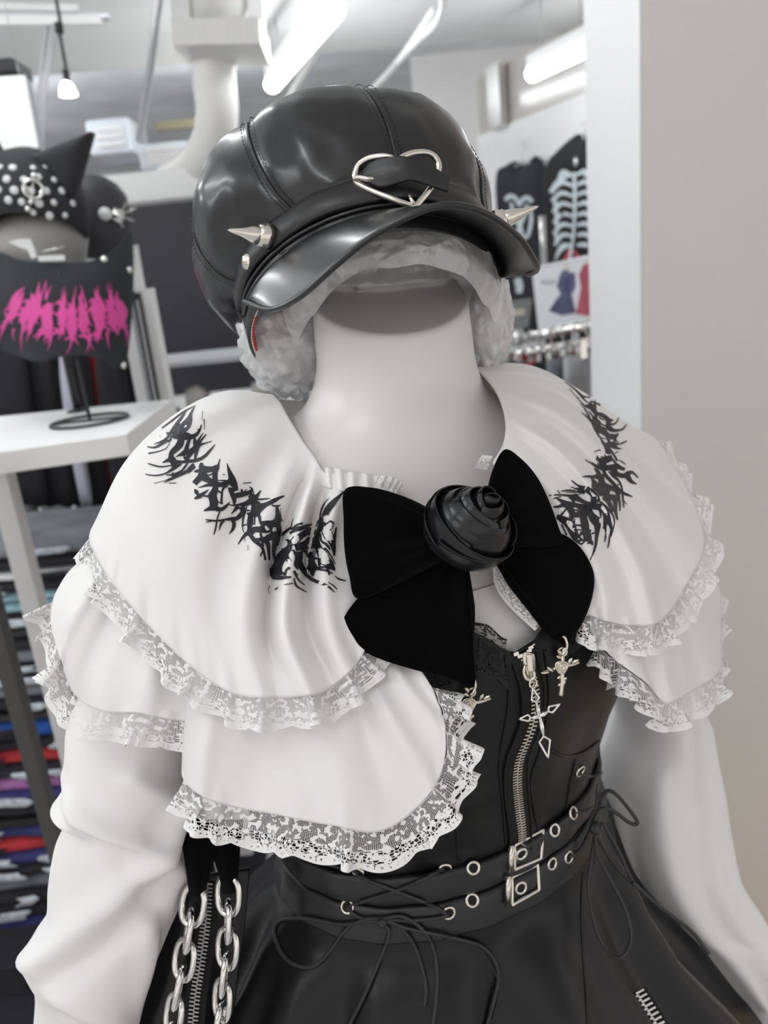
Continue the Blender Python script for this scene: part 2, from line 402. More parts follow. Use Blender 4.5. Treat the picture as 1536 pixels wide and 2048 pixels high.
def batten(p, q, label=None, w=.075, group='fluorescent battens along the ceiling', hang=CZ):
    """surface batten: grey housing, opal cover, two hangers"""
    p, q = np.asarray(p, float), np.asarray(q, float)
    t = empty('fluorescent_batten', (p+q)/2, label, 'ceiling lamp', group)
    d = (q-p)/np.linalg.norm(q-p)
    bar('housing', p+EZ*.055, q+EZ*.055, w*.72, .05, M['white'], t, up=EZ)
    # rounded opal cover
    s = np.cross(d, EZ); n = 14; G = []
    for k, (e, sc) in enumerate(((0, .2), (.004, .75), (.012, .97), (.03, 1), (.97, 1), (.988, .97), (.996, .75), (1, .2))):
        c = p+(q-p)*e; G.append([c+s*w*.5*sc*math.cos(a)+EZ*w*.46*sc*math.sin(a) for a in np.arange(n)/n*2*math.pi])
    grid_obj('opal_cover', np.array(G), M['lamp'], t, cu=True)
    for e in (.2, .8):
        c = p+(q-p)*e; tube('hanger', [c+EZ*.08, np.array([c[0], c[1], hang])], .004, M['zinc'], t, 6)
    return t
batten(PZ(543, 172, 2.40), PZ(672, 17, 2.40), 'glowing fluorescent batten hung above the cap beside the cream duct')
# tube reflection in the glazed band, built as an added glowing batten before it
a, b = PW(1062, 150, .45), PW(1190, 88, .45)
batten(a, b, 'glowing batten standing in for a tube reflection in the beige pane', w=.07, hang=2.62)
# unseen battens outside the view, added to light the shop
for k, (x, y) in enumerate(((-1.9, 1.2), (-1.9, 3.0), (-.55, .0), (-1.9, -.6), (-3.3, 1.2), (-3.3, 3.0), (-.75, 2.0), (-.9, 6.4), (-2.4, 6.4), (-3.2, 7.6))):
    zb = 2.42 if y < 5 else 2.8
    batten((x, y, zb), (x+.25, y-1.1, zb), 'added fluorescent batten outside the view, lighting the shop', hang=CZ if y < 5 else 3.06)

# ceiling services
t = empty('ventilation_duct', PY(430, 0, 3.4), 'cream round ventilation duct with a box collar, bending under the ceiling', 'duct')
path = [PY(x, y, Y) for x, y, Y in ((436, -150, 3.3), (434, -40, 3.35), (430, 60, 3.4), (428, 150, 3.42), (434, 220, 3.44), (428, 275, 3.5), (405, 318, 3.62), (372, 345, 3.85), (345, 358, 4.2))]
tube('duct_pipe', cr(path, 60), .084, M['duct'], t, 24)
c = PY(440, -6, 3.3)
tube('duct_sleeve', [PY(446, -150, 3.3), PY(443, -60, 3.32), PY(440, 50, 3.35)], .118, M['duct'], t, 28)
p, q = PY(362, 88, 3.3), PY(530, 84, 3.3); bar('collar_box', p, q, .085, .3, M['duct'], t, up=EY)
bar('collar_hanger', PY(366, 60, 3.28), PY(354, -80, 3.28), .07, .03, M['white'], t, up=EY)
bar('collar_hanger', PY(517, 100, 3.28), PY(505, -80, 3.28), .06, .03, M['white'], t, up=EY)
def pipe(name, pts, r, m, label, cat='pipe', n=30): return tag(tube(name, cr(pts, n), r, m, None, 10), label, cat)
pipe('conduit', [PY(325, -60, 3.2), PY(308, 80, 3.3), PY(292, 190, 3.45), PY(278, 280, 3.6)], .016, M['zinc'], 'thin zinc conduit running down beside the cream duct', 'pipe')
pipe('conduit', [PZ(870, 20, 2.5), PZ(800, 120, 2.5), PZ(745, 180, 2.5), PZ(690, 235, 2.5)], .018, M['white'], 'white painted conduit along the ceiling above the cap', 'pipe')
pipe('conduit', [PY(884, -20, 3.4), PY(886, 10, 3.4), PY(874, 45, 3.5), PY(838, 80, 3.8), PY(790, 130, 4.3)], .016, M['white'], 'white bent conduit under the ceiling near the pale far wall', 'pipe')
pipe('conduit', [PY(540, 260, 5.4), PY(590, 175, 5.2), PY(640, 80, 5), np.array([*PY(640, 80, 5)[:2], 3.06])], .02, M['white'], 'white conduit behind the fluorescent batten', 'pipe')
t = empty('lighting_track', PY(100, 40, 2.6), 'pale double lighting track hung across the ceiling', 'track')
bar('rail', PY(-60, 44, 2.6), PY(205, 42, 2.6), .022, .03, M['white'], t); bar('rail', PY(-60, 32, 2.62), PY(218, 34, 2.62), .012, .03, M['zinc'], t)
bar('rail', PY(-60, 14, 2.7), PY(160, 18, 2.7), .02, .03, M['white'], t)
t = empty('cable_bundle', PY(90, 150, 2.6), 'bundle of grey cables dropping from the lighting track', 'cable')
rnd = random.Random(5)
for k in range(9):
    o_ = rnd.uniform(-12, 12)
    tube('cable', cr([PY(108+o_, 40, 2.6), PY(96+o_*.8, 110, 2.6), PY(84+o_*.6, 190, 2.6), PY(78+o_*.9, 280, 2.62), PY(74+o_, 350, 2.65)], 24), .006, M['cable'], t, 6)
t = empty('pendant_bulb', PY(120, 50, 2.5), 'small white bulb on a black cord below the lighting track', 'lamp')
tube('cord', cr([np.array([*PY(118, 30, 2.5)[:2], CZ]), PY(118, 30, 2.5), PY(120, 70, 2.5), PY(128, 115, 2.5), PY(134, 150, 2.5)], 20), .005, M['rubber'], t, 8)
tube('socket', [PY(117, 46, 2.5), PY(119, 66, 2.5)], .012, M['rubber'], t, 10); tube('socket', [PY(131, 140, 2.5), PY(135, 170, 2.5)], .0095, M['rubber'], t, 10)
c = PY(137, 190, 2.5); lathe('bulb', [(0, .034), (.010, .034), (.018, .022), (.023, .005), (.024, -.001), (0, -.002)], c, EZ, M['bulb'], t, 20)

# far fascia, black board and things on the far ceiling
struct(boxw('trim_2', np.array([PY(120, 392, 3.6)[0], 3.6, PY(335, 398, 3.6)[2]]), np.array([PY(680, 392, 3.6)[0], 3.72, PY(335, 338, 3.6)[2]]), M['white'], bevel=.002))
p, q = PY(262, 800, 3.5), PY(760, 385, 3.5)
tag(boxw('display_board', (p[0], 3.5, 0), (q[0], 3.54, PY(420, 397, 3.5)[2]), M['blackpanel']), 'tall matt black display board behind the plastic-wrapped head', 'board')
tag(boxw('counter_top', (PY(320, 800, 3.4)[0], 3.38, 0), (.6, 3.49, PY(350, 796, 3.4)[2]), M['white']), 'white counter at the foot of the black display board', 'counter')
M['acwhite'] = mat('ac_white', (.75, .80, .86), .4, bump='noise', bscale=30, bstr=.05, var=.05, vscale=3)
def acunit(x0, x1, y0, y1, Y, lab):
    t = empty('ceiling_unit', PY((x0+x1)/2, y1, Y), lab, 'air conditioner', 'units under the far ceiling')
    a, b = PY(x0, y1, Y), PY(x1, y0, Y)
    boxw('casing', a, b+np.array([0, .5, 0]), M['acwhite'], t, bevel=.02)
    for k in range(3):
        z = a[2]+(b[2]-a[2])*(.2+.22*k); boxw('louvre', (a[0]+.06, Y-.02, z), (b[0]-.06, Y+.01, z+.03), M['white'], t)
acunit(182, 255, 232, 312, 6.2, 'pale blue ceiling unit left of the zinc conduit')
acunit(282, 372, 280, 342, 5.6, 'pale blue ceiling unit between the zinc conduit and cream duct')
tag(boxw('ceiling_sign', PY(312, 262, 6.4), PY(392, 236, 6.4)+np.array([0, .05, 0]), mat('ochre_sign', (.30, .27, .18), .6, bump='noise', bscale=10, bstr=.1)), 'dull ochre sign strip under the far ceiling', 'sign')
for (x, y, r_), lab in zip(((432, 362, .065), (452, 316, .04)), ('large glowing round lamp beside the cap', 'small glowing round lamp above the large one beside the cap')):
    c = PY(x, y, 4.6); t = empty('round_lamp', c, lab, 'lamp')
    lathe('globe', [(0, -r_), (r_*.5, -r_*.87), (r_*.87, -r_*.5), (r_, 0), (r_*.87, r_*.5), (r_*.4, r_*.9), (r_*.3, r_)], c, EZ, M['bulb'], t, 20)
    lathe('cap_ring', [(r_*.3, r_*.9), (r_*.32, r_*1.2), (0, r_*1.2)], c, EZ, M['white'], t, 16)
    tube('stem', [c+EZ*r_*1.1, c*np.array([1, 1, 0])+EZ*3.05], .006, M['white'], t, 6)
# ------------------------------------------------------------------ shop goods in the background
ORD = 'first second third fourth fifth sixth seventh eighth ninth tenth eleventh twelfth thirteenth fourteenth fifteenth sixteenth seventeenth eighteenth nineteenth twentieth'.split()+['twenty-'+w for w in 'first second third fourth fifth sixth seventh eighth ninth'.split()]+['thirtieth', 'thirty-first']
def pillow(name, pts, nrm, thick, mat_, parent=None, rings=7, back=.25, **kw):
    """cushion-like solid from a star-shaped outline of world points"""
    p = np.asarray(pts, float); c = p.mean(0); nrm = np.asarray(nrm, float)/np.linalg.norm(nrm); n = len(p)
    G = []
    for s in np.linspace(0.02, 1, rings): G.append(c+(p-c)*s+nrm*thick*math.sqrt(max(0, 1-s**3)))
    for s in np.linspace(.985, .02, 3): G.append(c+(p-c)*s-nrm*thick*back)
    return grid_obj(name, np.array(G), mat_, parent, cu=True, **kw)
def flat_shape(name, pts, nrm, th, mat_, parent=None):
    """thin solid with a straight-sided outline"""
    p = np.asarray(pts, float); n = len(p); nrm = np.asarray(nrm, float)/np.linalg.norm(nrm)
    vs = list(p+nrm*th)+list(p); fs = [tuple(range(n)), tuple(range(n, 2*n))[::-1]]+[(i, n+i, n+(i+1) % n, (i+1) % n) for i in range(n)]
    return mesh_obj(name, vs, fs, mat_, parent, smooth=False)
WN3 = np.array([WN[0], WN[1], 0])
M['tee'] = mat('black_jersey', (.022, .024, .032), .85, bump='noise', bscale=120, bstr=.3, var=.2, vscale=8)
M['hood'] = mat('black_fleece', (.016, .016, .019), .9, bump='noise', bscale=120, bstr=.3, var=.2, vscale=8)
M['bone'] = mat('bone_print', (.62, .70, .74), .7, bump='noise', bscale=60, bstr=.2, var=.1, vscale=20)
M['redp'] = mat('red_print', (.45, .07, .09), .7, bump='noise', bscale=60, bstr=.2, var=.2, vscale=20)
M['wire'] = mat('pale_wire', (.75, .76, .77), .3, .8, bump='noise', bscale=60, bstr=.05)
def hanger(x, y, w, parent, Yf):
    tube('hook', cr([Yf(x, y+34), Yf(x, y+14), Yf(x+6, y+4), Yf(x+2, y-4), Yf(x-5, y)], 18), .004, M['wire'], parent, 6)
    tube('hanger', cr([Yf(x-w, y+52), Yf(x-w*.4, y+40), Yf(x, y+34), Yf(x+w*.4, y+36), Yf(x+w, y+44)], 20), .007, M['wire'], parent, 6)
f6 = lambda x, y: PW(x, y, .06)
t = empty('tshirt', PW(1045, 600), 'black t-shirt with pale print on a hanger against the white side wall', 'shirt')
hanger(1046, 288, 22, t, f6)
ol = [(1030, 322), (1040, 330), (1052, 328), (1064, 316), (1074, 312), (1086, 330), (1092, 380), (1090, 470), (1088, 570), (1084, 668), (1040, 675), (1000, 680), (994, 560), (996, 440), (992, 350), (1010, 332)]
tee = pillow('shirt_body', [PW(x, y, .05) for x, y in cr(ol, 64, True)], WN3, .05, M['tee'], t)
bvT = bvh_of([tee])
def ribbon(name, bv, strokes, off, m, parent, n=12):
    """flat tapered strokes laid on a surface: (pixel points, widths)"""
    vs, fs = [], []
    for pts, ws in strokes:
        c = cr(pts, n) if len(pts) > 2 else lin(pts, n); w = np.interp(np.linspace(0, 1, n), np.linspace(0, 1, len(ws)), ws)
        tg = np.gradient(c, axis=0); tg /= np.linalg.norm(tg, axis=1)[:, None]+1e-9; sd_ = np.stack([-tg[:, 1], tg[:, 0]], 1)
        L = c+sd_*w[:, None]*.5; R = c-sd_*w[:, None]*.5
        row = []; ok = True
        for q in (L, R):
            r_ = []
            for x, y in q:
                l, _n = hit(bv, x, y, off)
                if l is None: ok = False; break
                r_.append(l)
            if not ok: break
            row.append(r_)
        if not ok:
            continue
        D = np.linalg.norm(np.diff(np.array(row[0]), axis=0), axis=1)
        b = len(vs); vs += row[0]+row[1]
        for i in range(n-1): fs.append((b+i, b+i+1, b+n+i+1, b+n+i))
    return mesh_obj(name, vs, fs, m, parent)
S = [([(1012, 400), (1022, 392), (1034, 398), (1040, 412)], [8, 9, 8, 6]), ([(1040, 412), (1048, 398), (1058, 396), (1066, 404)], [6, 8, 9, 7]), ([(1024, 405), (1030, 430), (1042, 455), (1050, 478)], [6, 9, 8, 5]), ([(1056, 408), (1050, 430), (1042, 450), (1034, 474)], [6, 8, 8, 5]),
     ([(1062, 414), (1064, 440), (1058, 470), (1050, 478)], [5, 7, 7, 4]), ([(1036, 556), (1040, 570), (1040, 586)], [14, 16, 12])]
ribbon('shirt_print', bvT, S[:-1], .006, M['bone'], t); ribbon('hem_print', bvT, S[-1:], .006, M['bone'], t)
t = empty('skeleton_hoodie', PW(1140, 600), 'black hoodie printed with a pale skeleton rib cage beside the t-shirt', 'hoodie')
f7 = lambda x, y: PW(x, y, .10)
hanger(1168, 250, 22, t, f7)
ol = [(1128, 288), (1140, 278), (1155, 268), (1170, 270), (1185, 262), (1215, 280), (1230, 400), (1225, 560), (1215, 690), (1150, 690), (1092, 690), (1088, 560), (1090, 440), (1086, 360), (1096, 322), (1112, 304)]
hd_ = pillow('hoodie_body', [PW(x, y, .09) for x, y in cr(ol, 64, True)], WN3, .06, M['hood'], t)
bvH = bvh_of([hd_])
S = [([(1151, 345), (1152, 400), (1150, 460), (1143, 520)], [7, 6, 5, 4])]
for k in range(8):
    y = 352+k*20; s_ = [30, 40, 44, 42, 40, 40, 38, 34][k]
    S.append(([(1148, y), (1138-s_*.3, y-8+k), (1150-s_, y+6+k*2)], [5, 9, 6])); S.append(([(1156, y-2), (1166+s_*.2, y-10+k), (1156+s_*.6, y+2)], [5, 9, 7]))
S += [([(1104, 385), (1120, 362), (1145, 348)], [10, 9, 6]), ([(1112, 400), (1116, 440), (1114, 480)], [7, 6, 4]), ([(1112, 520), (1125, 500), (1142, 490)], [3, 5, 4]), ([(1130, 540), (1140, 515), (1148, 480)], [5, 7, 5])]
ribbon('bone_print', bvH, S, .008, M['bone'], t)
ribbon('red_print', bvH, [([(1122, 548), (1132, 525), (1140, 500)], [10, 12, 5]), ([(1150, 500), (1158, 515), (1164, 530)], [4, 10, 8])], .009, M['redp'], t)
tube('zip_pull', [PW(1152, 316, .16), PW(1153, 332, .16)], .012, M['wire'], t, 8)
# poster on a floor stand
M['poster'] = mat('poster_paper', (.80, .82, .86), .4, bump='noise', bscale=40, bstr=.03, var=.03, vscale=4)
M['navy'] = mat('print_navy', (.10, .11, .20), .6, bump='noise', bscale=40, bstr=.1, var=.3, vscale=14)
M['blueviolet'] = mat('print_violet', (.20, .20, .50), .6, bump='noise', bscale=40, bstr=.1, var=.3, vscale=14)
M['crimson'] = mat('print_crimson', (.42, .09, .13), .6, bump='noise', bscale=40, bstr=.1, var=.3, vscale=14)
M['skin'] = mat('print_pale', (.80, .70, .66), .6, bump='noise', bscale=40, bstr=.1)
M['inkgrey'] = mat('print_grey', (.45, .46, .52), .6, bump='noise', bscale=40, bstr=.1)
PP0 = PY(1068, 600, 3.1)[:2]; PP1 = PY(1200, 600, 2.85)[:2]; PD = (PP1-PP0)/np.linalg.norm(PP1-PP0); PN = np.array([PD[1], -PD[0], 0])
def PQ(x, y, off=0.0):
    v = ray(x, y); p0 = np.array([PP0[0], PP0[1], 0])+PN*off; return CAM+v*(((p0-CAM)@PN)/(v@PN))
t = empty('poster_stand', (*PQ(1130, 600)[:2], 0), 'white poster of two ruffled dresses, navy and red, on a stand', 'poster')
flat_shape('poster', [PQ(*q) for q in ((1066, 538), (1240, 500), (1252, 640), (1080, 664))], PN, .006, M['poster'], t)
tube('frame', [PQ(*q) for q in ((1066, 538), (1240, 500), (1252, 640), (1080, 664))], .008, M['zinc'], t, 6, True)
tube('pole', [PQ(1084, 432, -.03), PQ(1088, 540, -.03)], .012, M['wire'], t, 10)
pp = PQ(1150, 640, -.03); tube('pole', [pp, pp*np.array([1, 1, 0])+EZ*.02], .012, M['wire'], t, 10); lathe('foot', [(0, 0), (.16, 0), (.15, .012), (.02, .02), (0, .02)], pp*np.array([1, 1, 0]), EZ, M['wire'], t)
for nm, pl, m in (('printed_dress', ((1122, 545), (1132, 536), (1140, 545), (1150, 545), (1151, 575), (1143, 588), (1152, 626), (1125, 631), (1098, 622), (1112, 600), (1122, 588), (1114, 572)), 'navy'), ('printed_bodice', ((1127, 552), (1138, 552), (1139, 588), (1130, 588)), 'blueviolet'),
                  ('printed_dress', ((1166, 530), (1185, 524), (1200, 540), (1198, 575), (1210, 622), (1180, 632), (1152, 628), (1158, 600), (1162, 575), (1158, 550)), 'crimson'), ('printed_face', ((1128, 528), (1138, 526), (1139, 540), (1130, 541)), 'skin'), ('printed_face', ((1170, 516), (1182, 514), (1182, 526), (1172, 528)), 'skin')):
    flat_shape(nm, [PQ(x, y, .0065) for x, y in pl], PN, .0015, M[m], t)
for k in range(5):
    x = 1083+k*6; flat_shape('printed_letter', [PQ(xx, yy, .0065) for xx, yy in ((x, 564), (x+2, 558), (x+4, 564), (x+4, 568), (x, 569))], PN, .001, M['inkgrey'], t)
# clothes rail with clip hangers
RA0, RB0 = PY(960, 694, 2.55), PY(1230, 640, 2.15)
t = empty('clothes_rail', (*((RA0+RB0)/2)[:2], 0), 'chrome clothes rail below the poster', 'clothes rail')
tube('rail', [RA0, RB0], .014, M['chrome'], t, 12)
for p in (RA0, RB0): tube('upright', [p, p*np.array([1, 1, 0])+EZ*.01], .014, M['chrome'], t, 12); lathe('foot', [(0, 0), (.05, 0), (.05, .012), (0, .02)], p*np.array([1, 1, 0]), EZ, M['rubber'], t)
M['garA'] = mat('slate_garment', (.17, .18, .20), .9, bump='noise', bscale=60, bstr=.4, var=.3, vscale=10)
M['garB'] = mat('black_garment', (.02, .02, .026), .9, bump='noise', bscale=60, bstr=.4, var=.3, vscale=10)
M['garC'] = mat('pale_garment', (.42, .43, .45), .9, bump='noise', bscale=60, bstr=.4, var=.3, vscale=10)
M['garR'] = mat('red_garment', (.42, .03, .04), .9, bump='noise', bscale=60, bstr=.4, var=.3, vscale=10)
rnd = random.Random(11); seq = ['garB', 'garA', 'garC', 'garB', 'garA', 'garC', 'garA', 'garR', 'garB', 'garA', 'garC']
cn = {'garB': 'black', 'garA': 'slate grey', 'garC': 'pale grey', 'garR': 'red'}
rd = (RB0-RA0)/np.linalg.norm(RB0-RA0); ac = np.cross(rd, EZ); ac /= np.linalg.norm(ac)
for k, g in enumerate(seq):
    c = RA0+(RB0-RA0)*(.085+.83*k/(len(seq)-1)); w = rnd.uniform(.15, .19); L_ = rnd.uniform(.5, .7)
    t = empty('hanging_garment', c, f'{cn[g]} garment on a clip hanger, {ORD[k]} from the far end of the chrome rail', 'garment', 'garments on the chrome rail')
    tube('hook', cr([c-EZ*.045, c-EZ*.026+ac*.008, c-EZ*.010+ac*.0165, c+EZ*.008+ac*.0155, c+EZ*.0175, c+EZ*.008-ac*.0155, c-EZ*.006-ac*.017], 24), .003, M['chrome'], t, 6)
    tube('hanger_bar', [c-EZ*.045-ac*w*.8, c-EZ*.045+ac*w*.8], .006, M['chrome'], t, 8)
    for s_ in (-1, 1): bar('clip', c-EZ*.035+ac*w*.6*s_, c-EZ*.085+ac*w*.6*s_, .03, .018, M['chrome'], t, up=rd)
    ol = [c-EZ*.07+ac*w*a+EZ*(b*L_) for a, b in ((-1, 0), (-.5, -.01), (0, .0), (.5, -.01), (1, 0), (1.05, -.3), (1.1, -.7), (1.15, -1), (.4, -1.02), (-.4, -1), (-1.15, -1), (-1.1, -.6), (-1.05, -.3))]
    pillow('garment_body', ol, rd, .017, M[g], t, back=.9)
c = PY(1030, 632, 2.35)
t = empty('price_card', PY(1030, 668, 2.35), 'grey printed card standing on the clothes rail', 'sign')
flat_shape('card', [PY(x, y, 2.35) for x, y in ((1018, 602), (1064, 596), (1056, 655), (1012, 660))], -EY, .004, mat('grey_card', (.24, .25, .26), .6, bump='noise', bscale=40, bstr=.05), t)
flat_shape('card_text', [PY(x, y, 2.345) for x, y in ((1024, 620), (1050, 617), (1049, 630), (1024, 632))], -EY, .001, mat('card_ink', (.62, .58, .52), .6, bump='noise', bscale=40, bstr=.05), t)
tube('clamp', [PY(1036, 658, 2.35), PY(1034, 690, 2.35)], .018, M['wire'], t, 10)

# ---------------- left: white display table with mask stand
TZ = float(PY(180, 845, 1.42)[2])
tf0, tf1 = PZ(-60, 912, TZ), PZ(253, 868, TZ); tb0, tb1 = PZ(-60, 850, TZ), PZ(322, 812, TZ)
t = empty('display_table', (tf1[0], tf1[1], 0), 'white display table with square legs carrying the black mask stand', 'table')
o = prism('table_top', [tuple(tf0[:2]), tuple(tf1[:2]), (tb1[0], tb1[1]+.09), (tb0[0], tb0[1]+.09)], TZ-.036, TZ, M['white'], bevel=.002); attach(o, t)
M['post'] = mat('greyish_post', (.62, .61, .60), .5, bump='noise', bscale=80, bstr=.05, var=.03, vscale=6)
lg = PY(16, 1000, 1.36)
boxw('leg', (lg[0]-.018, lg[1]-.018, .008), (lg[0]+.018, lg[1]+.018, TZ-.03), M['post'], t, bevel=.003)
lg2 = PZ(300, 818, TZ); boxw('leg', (lg2[0]-.04, lg2[1]-.03, 0), (lg2[0]-.01, lg2[1], TZ-.03), M['post'], t, bevel=.003)
t = empty('rack_upright', (*PY(300, 700, 1.75)[:2], 0), 'white rack upright with a slim black rail beside the display table', 'rack')
c = PY(312, 700, 1.80)
boxw('post', (c[0]-.018, c[1]-.018, 0), (c[0]+.018, c[1]+.018, PY(268, 580, 1.8)[2]), M['white'], t, bevel=.002)
c2 = PY(290, 700, 1.76); boxw('slot_rail', (c2[0]-.012, c2[1]-.01, .6), (c2[0]+.012, c2[1]+.01, PY(272, 586, 1.76)[2]), M['rubber'], t, bevel=.002)
for dx in (-.006, .006): boxw('rail_strip', (c2[0]+dx-.0025, c2[1]-.014, .6), (c2[0]+dx+.0025, c2[1]-.009, PY(272, 600, 1.76)[2]), M['cable'], t, bevel=0)
flat_shape('post_top', [PY(x, y, 1.79) for x, y in ((262, 492), (276, 490), (292, 582), (258, 582))], -EY, .01, M['white'], t)
boxw('post', (PY(268, 700, 1.8)[0]-.016, 1.80, 0), (PY(268, 700, 1.8)[0]+.016, 1.83, PY(258, 600, 1.8)[2]), M['white'], t, bevel=.002)
pt = PY(268, 700, 1.8); cb = PY(186, 440, 1.79)
tube('peg', cr([np.array([pt[0], 1.815, PY(258, 600, 1.8)[2]-.02]), np.array([pt[0]-.004, 1.812, PY(258, 600, 1.8)[2]+.06]), cb-EZ*.075], 14), .007, M['white'], bpy.data.objects['rack_upright'], 8)
# mask stand with oval wire foot
ST = 1.42
t = empty('mask_stand', (*PY(178, 845, ST)[:2], TZ), 'black wire display stand with an oval foot on the white table', 'stand')
c = PY(181, 846, ST); c[2] = TZ+.004
torus('foot', c, EZ, .068, .003, M['rubber'], t, 48, 8, sx=1.0)
tube('foot_bar', [c-EX*.068, c+EX*.068], .0025, M['rubber'], t, 8)
tube('post', [c, c+EZ*.20], .0035, M['rubber'], t, 10)
M['maskcloth'] = mat('mask_cloth', (.018, .022, .027), .8, bump='noise', bscale=300, bstr=.3, bdist=.001)
M['pink'] = mat('pink_print', (.72, .07, .34), .6, bump='noise', bscale=200, bstr=.1)
M['silver'] = mat('silver_stud', (.8, .8, .78), .2, 1.0, bump='noise', bscale=100, bstr=.03)
mask = empty('printed_mask', PY(140, 720, ST), 'black cloth neck mask with spiky pink lettering on the stand', 'mask')
G = net([[(-45, 545, 1.50), (-40, 590, 1.50), (-25, 650, 1.51), (5, 700, 1.52)], [(-10, 505, 1.45), (-2, 560, 1.45), (15, 640, 1.455), (45, 715, 1.47)], [(40, 520, 1.40), (45, 570, 1.40), (58, 640, 1.405), (80, 724, 1.42)], [(120, 526, 1.375), (122, 570, 1.372), (128, 640, 1.378), (135, 712, 1.40)], [(190, 520, 1.38), (192, 565, 1.378), (192, 640, 1.386), (195, 716, 1.405)],
         [(235, 492, 1.405), (240, 555, 1.402), (235, 640, 1.412), (225, 735, 1.43)], [(262, 458, 1.45), (266, 545, 1.45), (262, 640, 1.46), (252, 738, 1.475)], [(262, 470, 1.55), (258, 550, 1.55), (250, 640, 1.55), (240, 720, 1.55)]], 90, 40)
mk = grid_obj('mask_cloth', PA(G*np.array([1, 1, .98])), M['maskcloth'], mask, solid=.002)
bvM = bvh_of([mk])
ms = bpy.data.objects['mask_stand']; row_ = G[8]*np.array([1, 1, .98])+np.array([0, 0, .004]); hp_ = PA(row_)
tube('hoop', hp_[4:80:3], .0025, M['rubber'], ms, 6)
j_ = hp_[int(np.argmin(np.abs(hp_[:, 0]-c[0])))]; tube('arm', cr([c+EZ*.195, np.array([c[0], (c[1]+j_[1])/2, j_[2]+.002]), j_], 10), .0025, M['rubber'], ms, 6)
for x, y in ((42, 517), (208, 519), (254, 466), (258, 540), (246, 730)):
    p, n_ = hit(bvM, x, y, .0)
    if p is not None: lathe('stud', [(0, .006), (.004, .005), (.0062, .002), (.0065, -.001)], p, n_, M['silver'], mask, 16)
def thorn(path, hw, seed, letters, lw=7.0, hair=1.0, lean=0.0, side=0):
    """spiky illegible lettering: tapered stems, bars and hairs along a pixel path"""
    rnd = random.Random(seed); c = cr(path, 200); tg = np.gradient(c, axis=0); tg /= np.linalg.norm(tg, axis=1)[:, None]; nm = np.stack([-tg[:, 1], tg[:, 0]], 1)
    def at(s, v):
        k = int(np.clip(s, 0, 1)*199); return c[k]+nm[k]*v*hw+tg[k]*lean*v*hw
    S = []
    for L in range(letters):
        s0 = (L+.5)/letters; w = .5/letters
        for q in range(rnd.choice((2, 3, 3))):
            s = s0+rnd.uniform(-w, w); b = rnd.uniform(-.02, .02)
            v0, v1 = -rnd.uniform(.6, 1.15), rnd.uniform(.6, 1.15)
            S.append(([at(s-b*1.5, v0), at(s+b, v0*.4), at(s-b, v1*.4), at(s+b*2, v1)], [.6, lw*rnd.uniform(.7, 1.25), lw*rnd.uniform(.7, 1.1), .5]))
        for q in range(3):
            v = rnd.uniform(-.75, .75); ds = w*rnd.uniform(.7, 1.5)
            S.append(([at(s0-ds, v+rnd.uniform(-.3, .3)), at(s0, v+rnd.uniform(-.2, .2)), at(s0+ds, v+rnd.uniform(-.3, .3))], [.8, lw*rnd.uniform(.4, .75), .8]))
        # little arcs closing the letter bowls
        v = rnd.uniform(-.3, .3); S.append(([at(s0-w*.6, v-.4), at(s0+w*.2, v-.55), at(s0+w*.7, v), at(s0, v+.5)], [1.5, lw*.7, lw*.8, 1]))
        for q in range(int(5*hair)):
            s = s0+rnd.uniform(-w, w); sg = side or rnd.choice((-1, 1)); v0 = sg*rnd.uniform(.4, .9); v1 = sg*rnd.uniform(1.1, 1.75); d = rnd.uniform(-.035, .035)
            S.append(([at(s, v0), at(s+d*.5, (v0+v1)/2), at(s+d*1.4, v1)], [lw*.42, lw*.22, .4]))
    return S
S = thorn([(15, 610), (70, 632), (130, 640), (190, 636), (252, 622)], 44, 3, 10, 11.5, .8)
ribbon('pink_lettering', bvM, S, .0022, M['pink'], mask, 10)
# veiled cat-ear head
M['veil'] = mat('black_knit', (.02, .021, .025), .8, bump='noise', bscale=160, bstr=.4, bdist=.002)
M['ivory'] = mat('pale_dot', (.72, .74, .74), .5, bump='noise', bscale=100, bstr=.1)
M['neckgrey'] = mat('neck_grey', (.42, .41, .40), .6, bump='noise', bscale=100, bstr=.1)
cat = empty('cat_ear_balaclava', PY(90, 500, 1.5), 'black cat-ear balaclava with pale dots and an anchor-like brooch on a grey head form', 'hat')
HC = PY(64, 420, 1.58); hr = .105
G = []
for j in range(26):
    row = []
    for i in range(44):
        ph = 2*math.pi*i/44; th = math.pi*(j+.01)/25.02*(.67+.13*math.sin(ph)); d = np.array([math.sin(th)*math.cos(ph), math.sin(th)*math.sin(ph), math.cos(th)])
        row.append(HC+d*np.array([.104, .108, .108])*(1+.03*noise.noise(Vector(d*3))))
    G.append(row)
hood = grid_obj('hood', np.array(G), M['veil'], cat, cu=True)
bvC = bvh_of([hood])
def ear(pts, dep):
    a, b, c_ = [PY(x, y, dep) for x, y in pts]; m_ = (a+b+c_)/3
    ol = lin([a, b, c_, a], 36)[:-1]; pillow('ear', ol, -EY, .02, M['veil'], cat, back=1.0)
ear([(50, 316), (186, 260), (146, 404)], 1.535); ear([(-30, 250), (20, 330), (-20, 380)], 1.545)
for k in range(30):
    rr = random.Random(k); x = (k % 5)*33-4+(16 if (k//5) % 2 else 0)+rr.uniform(-5, 5); y = 332+(k//5)*24+rr.uniform(-4, 4)
    p, n_ = hit(bvC, x, y, .0008)
    if p is None or n_[1] > -.25: continue
    lathe('dot', [(0, .0016), (.0045, .0013), (.0052+.0022*rr.random(), -.0005)], p, n_, M['ivory'], cat, 10)
p, n_ = hit(bvC, 66, 380, .004); br = torus('brooch', p, n_, .016, .0028, M['silver'], cat, 24, 8, label='silver ring brooch with pendants')
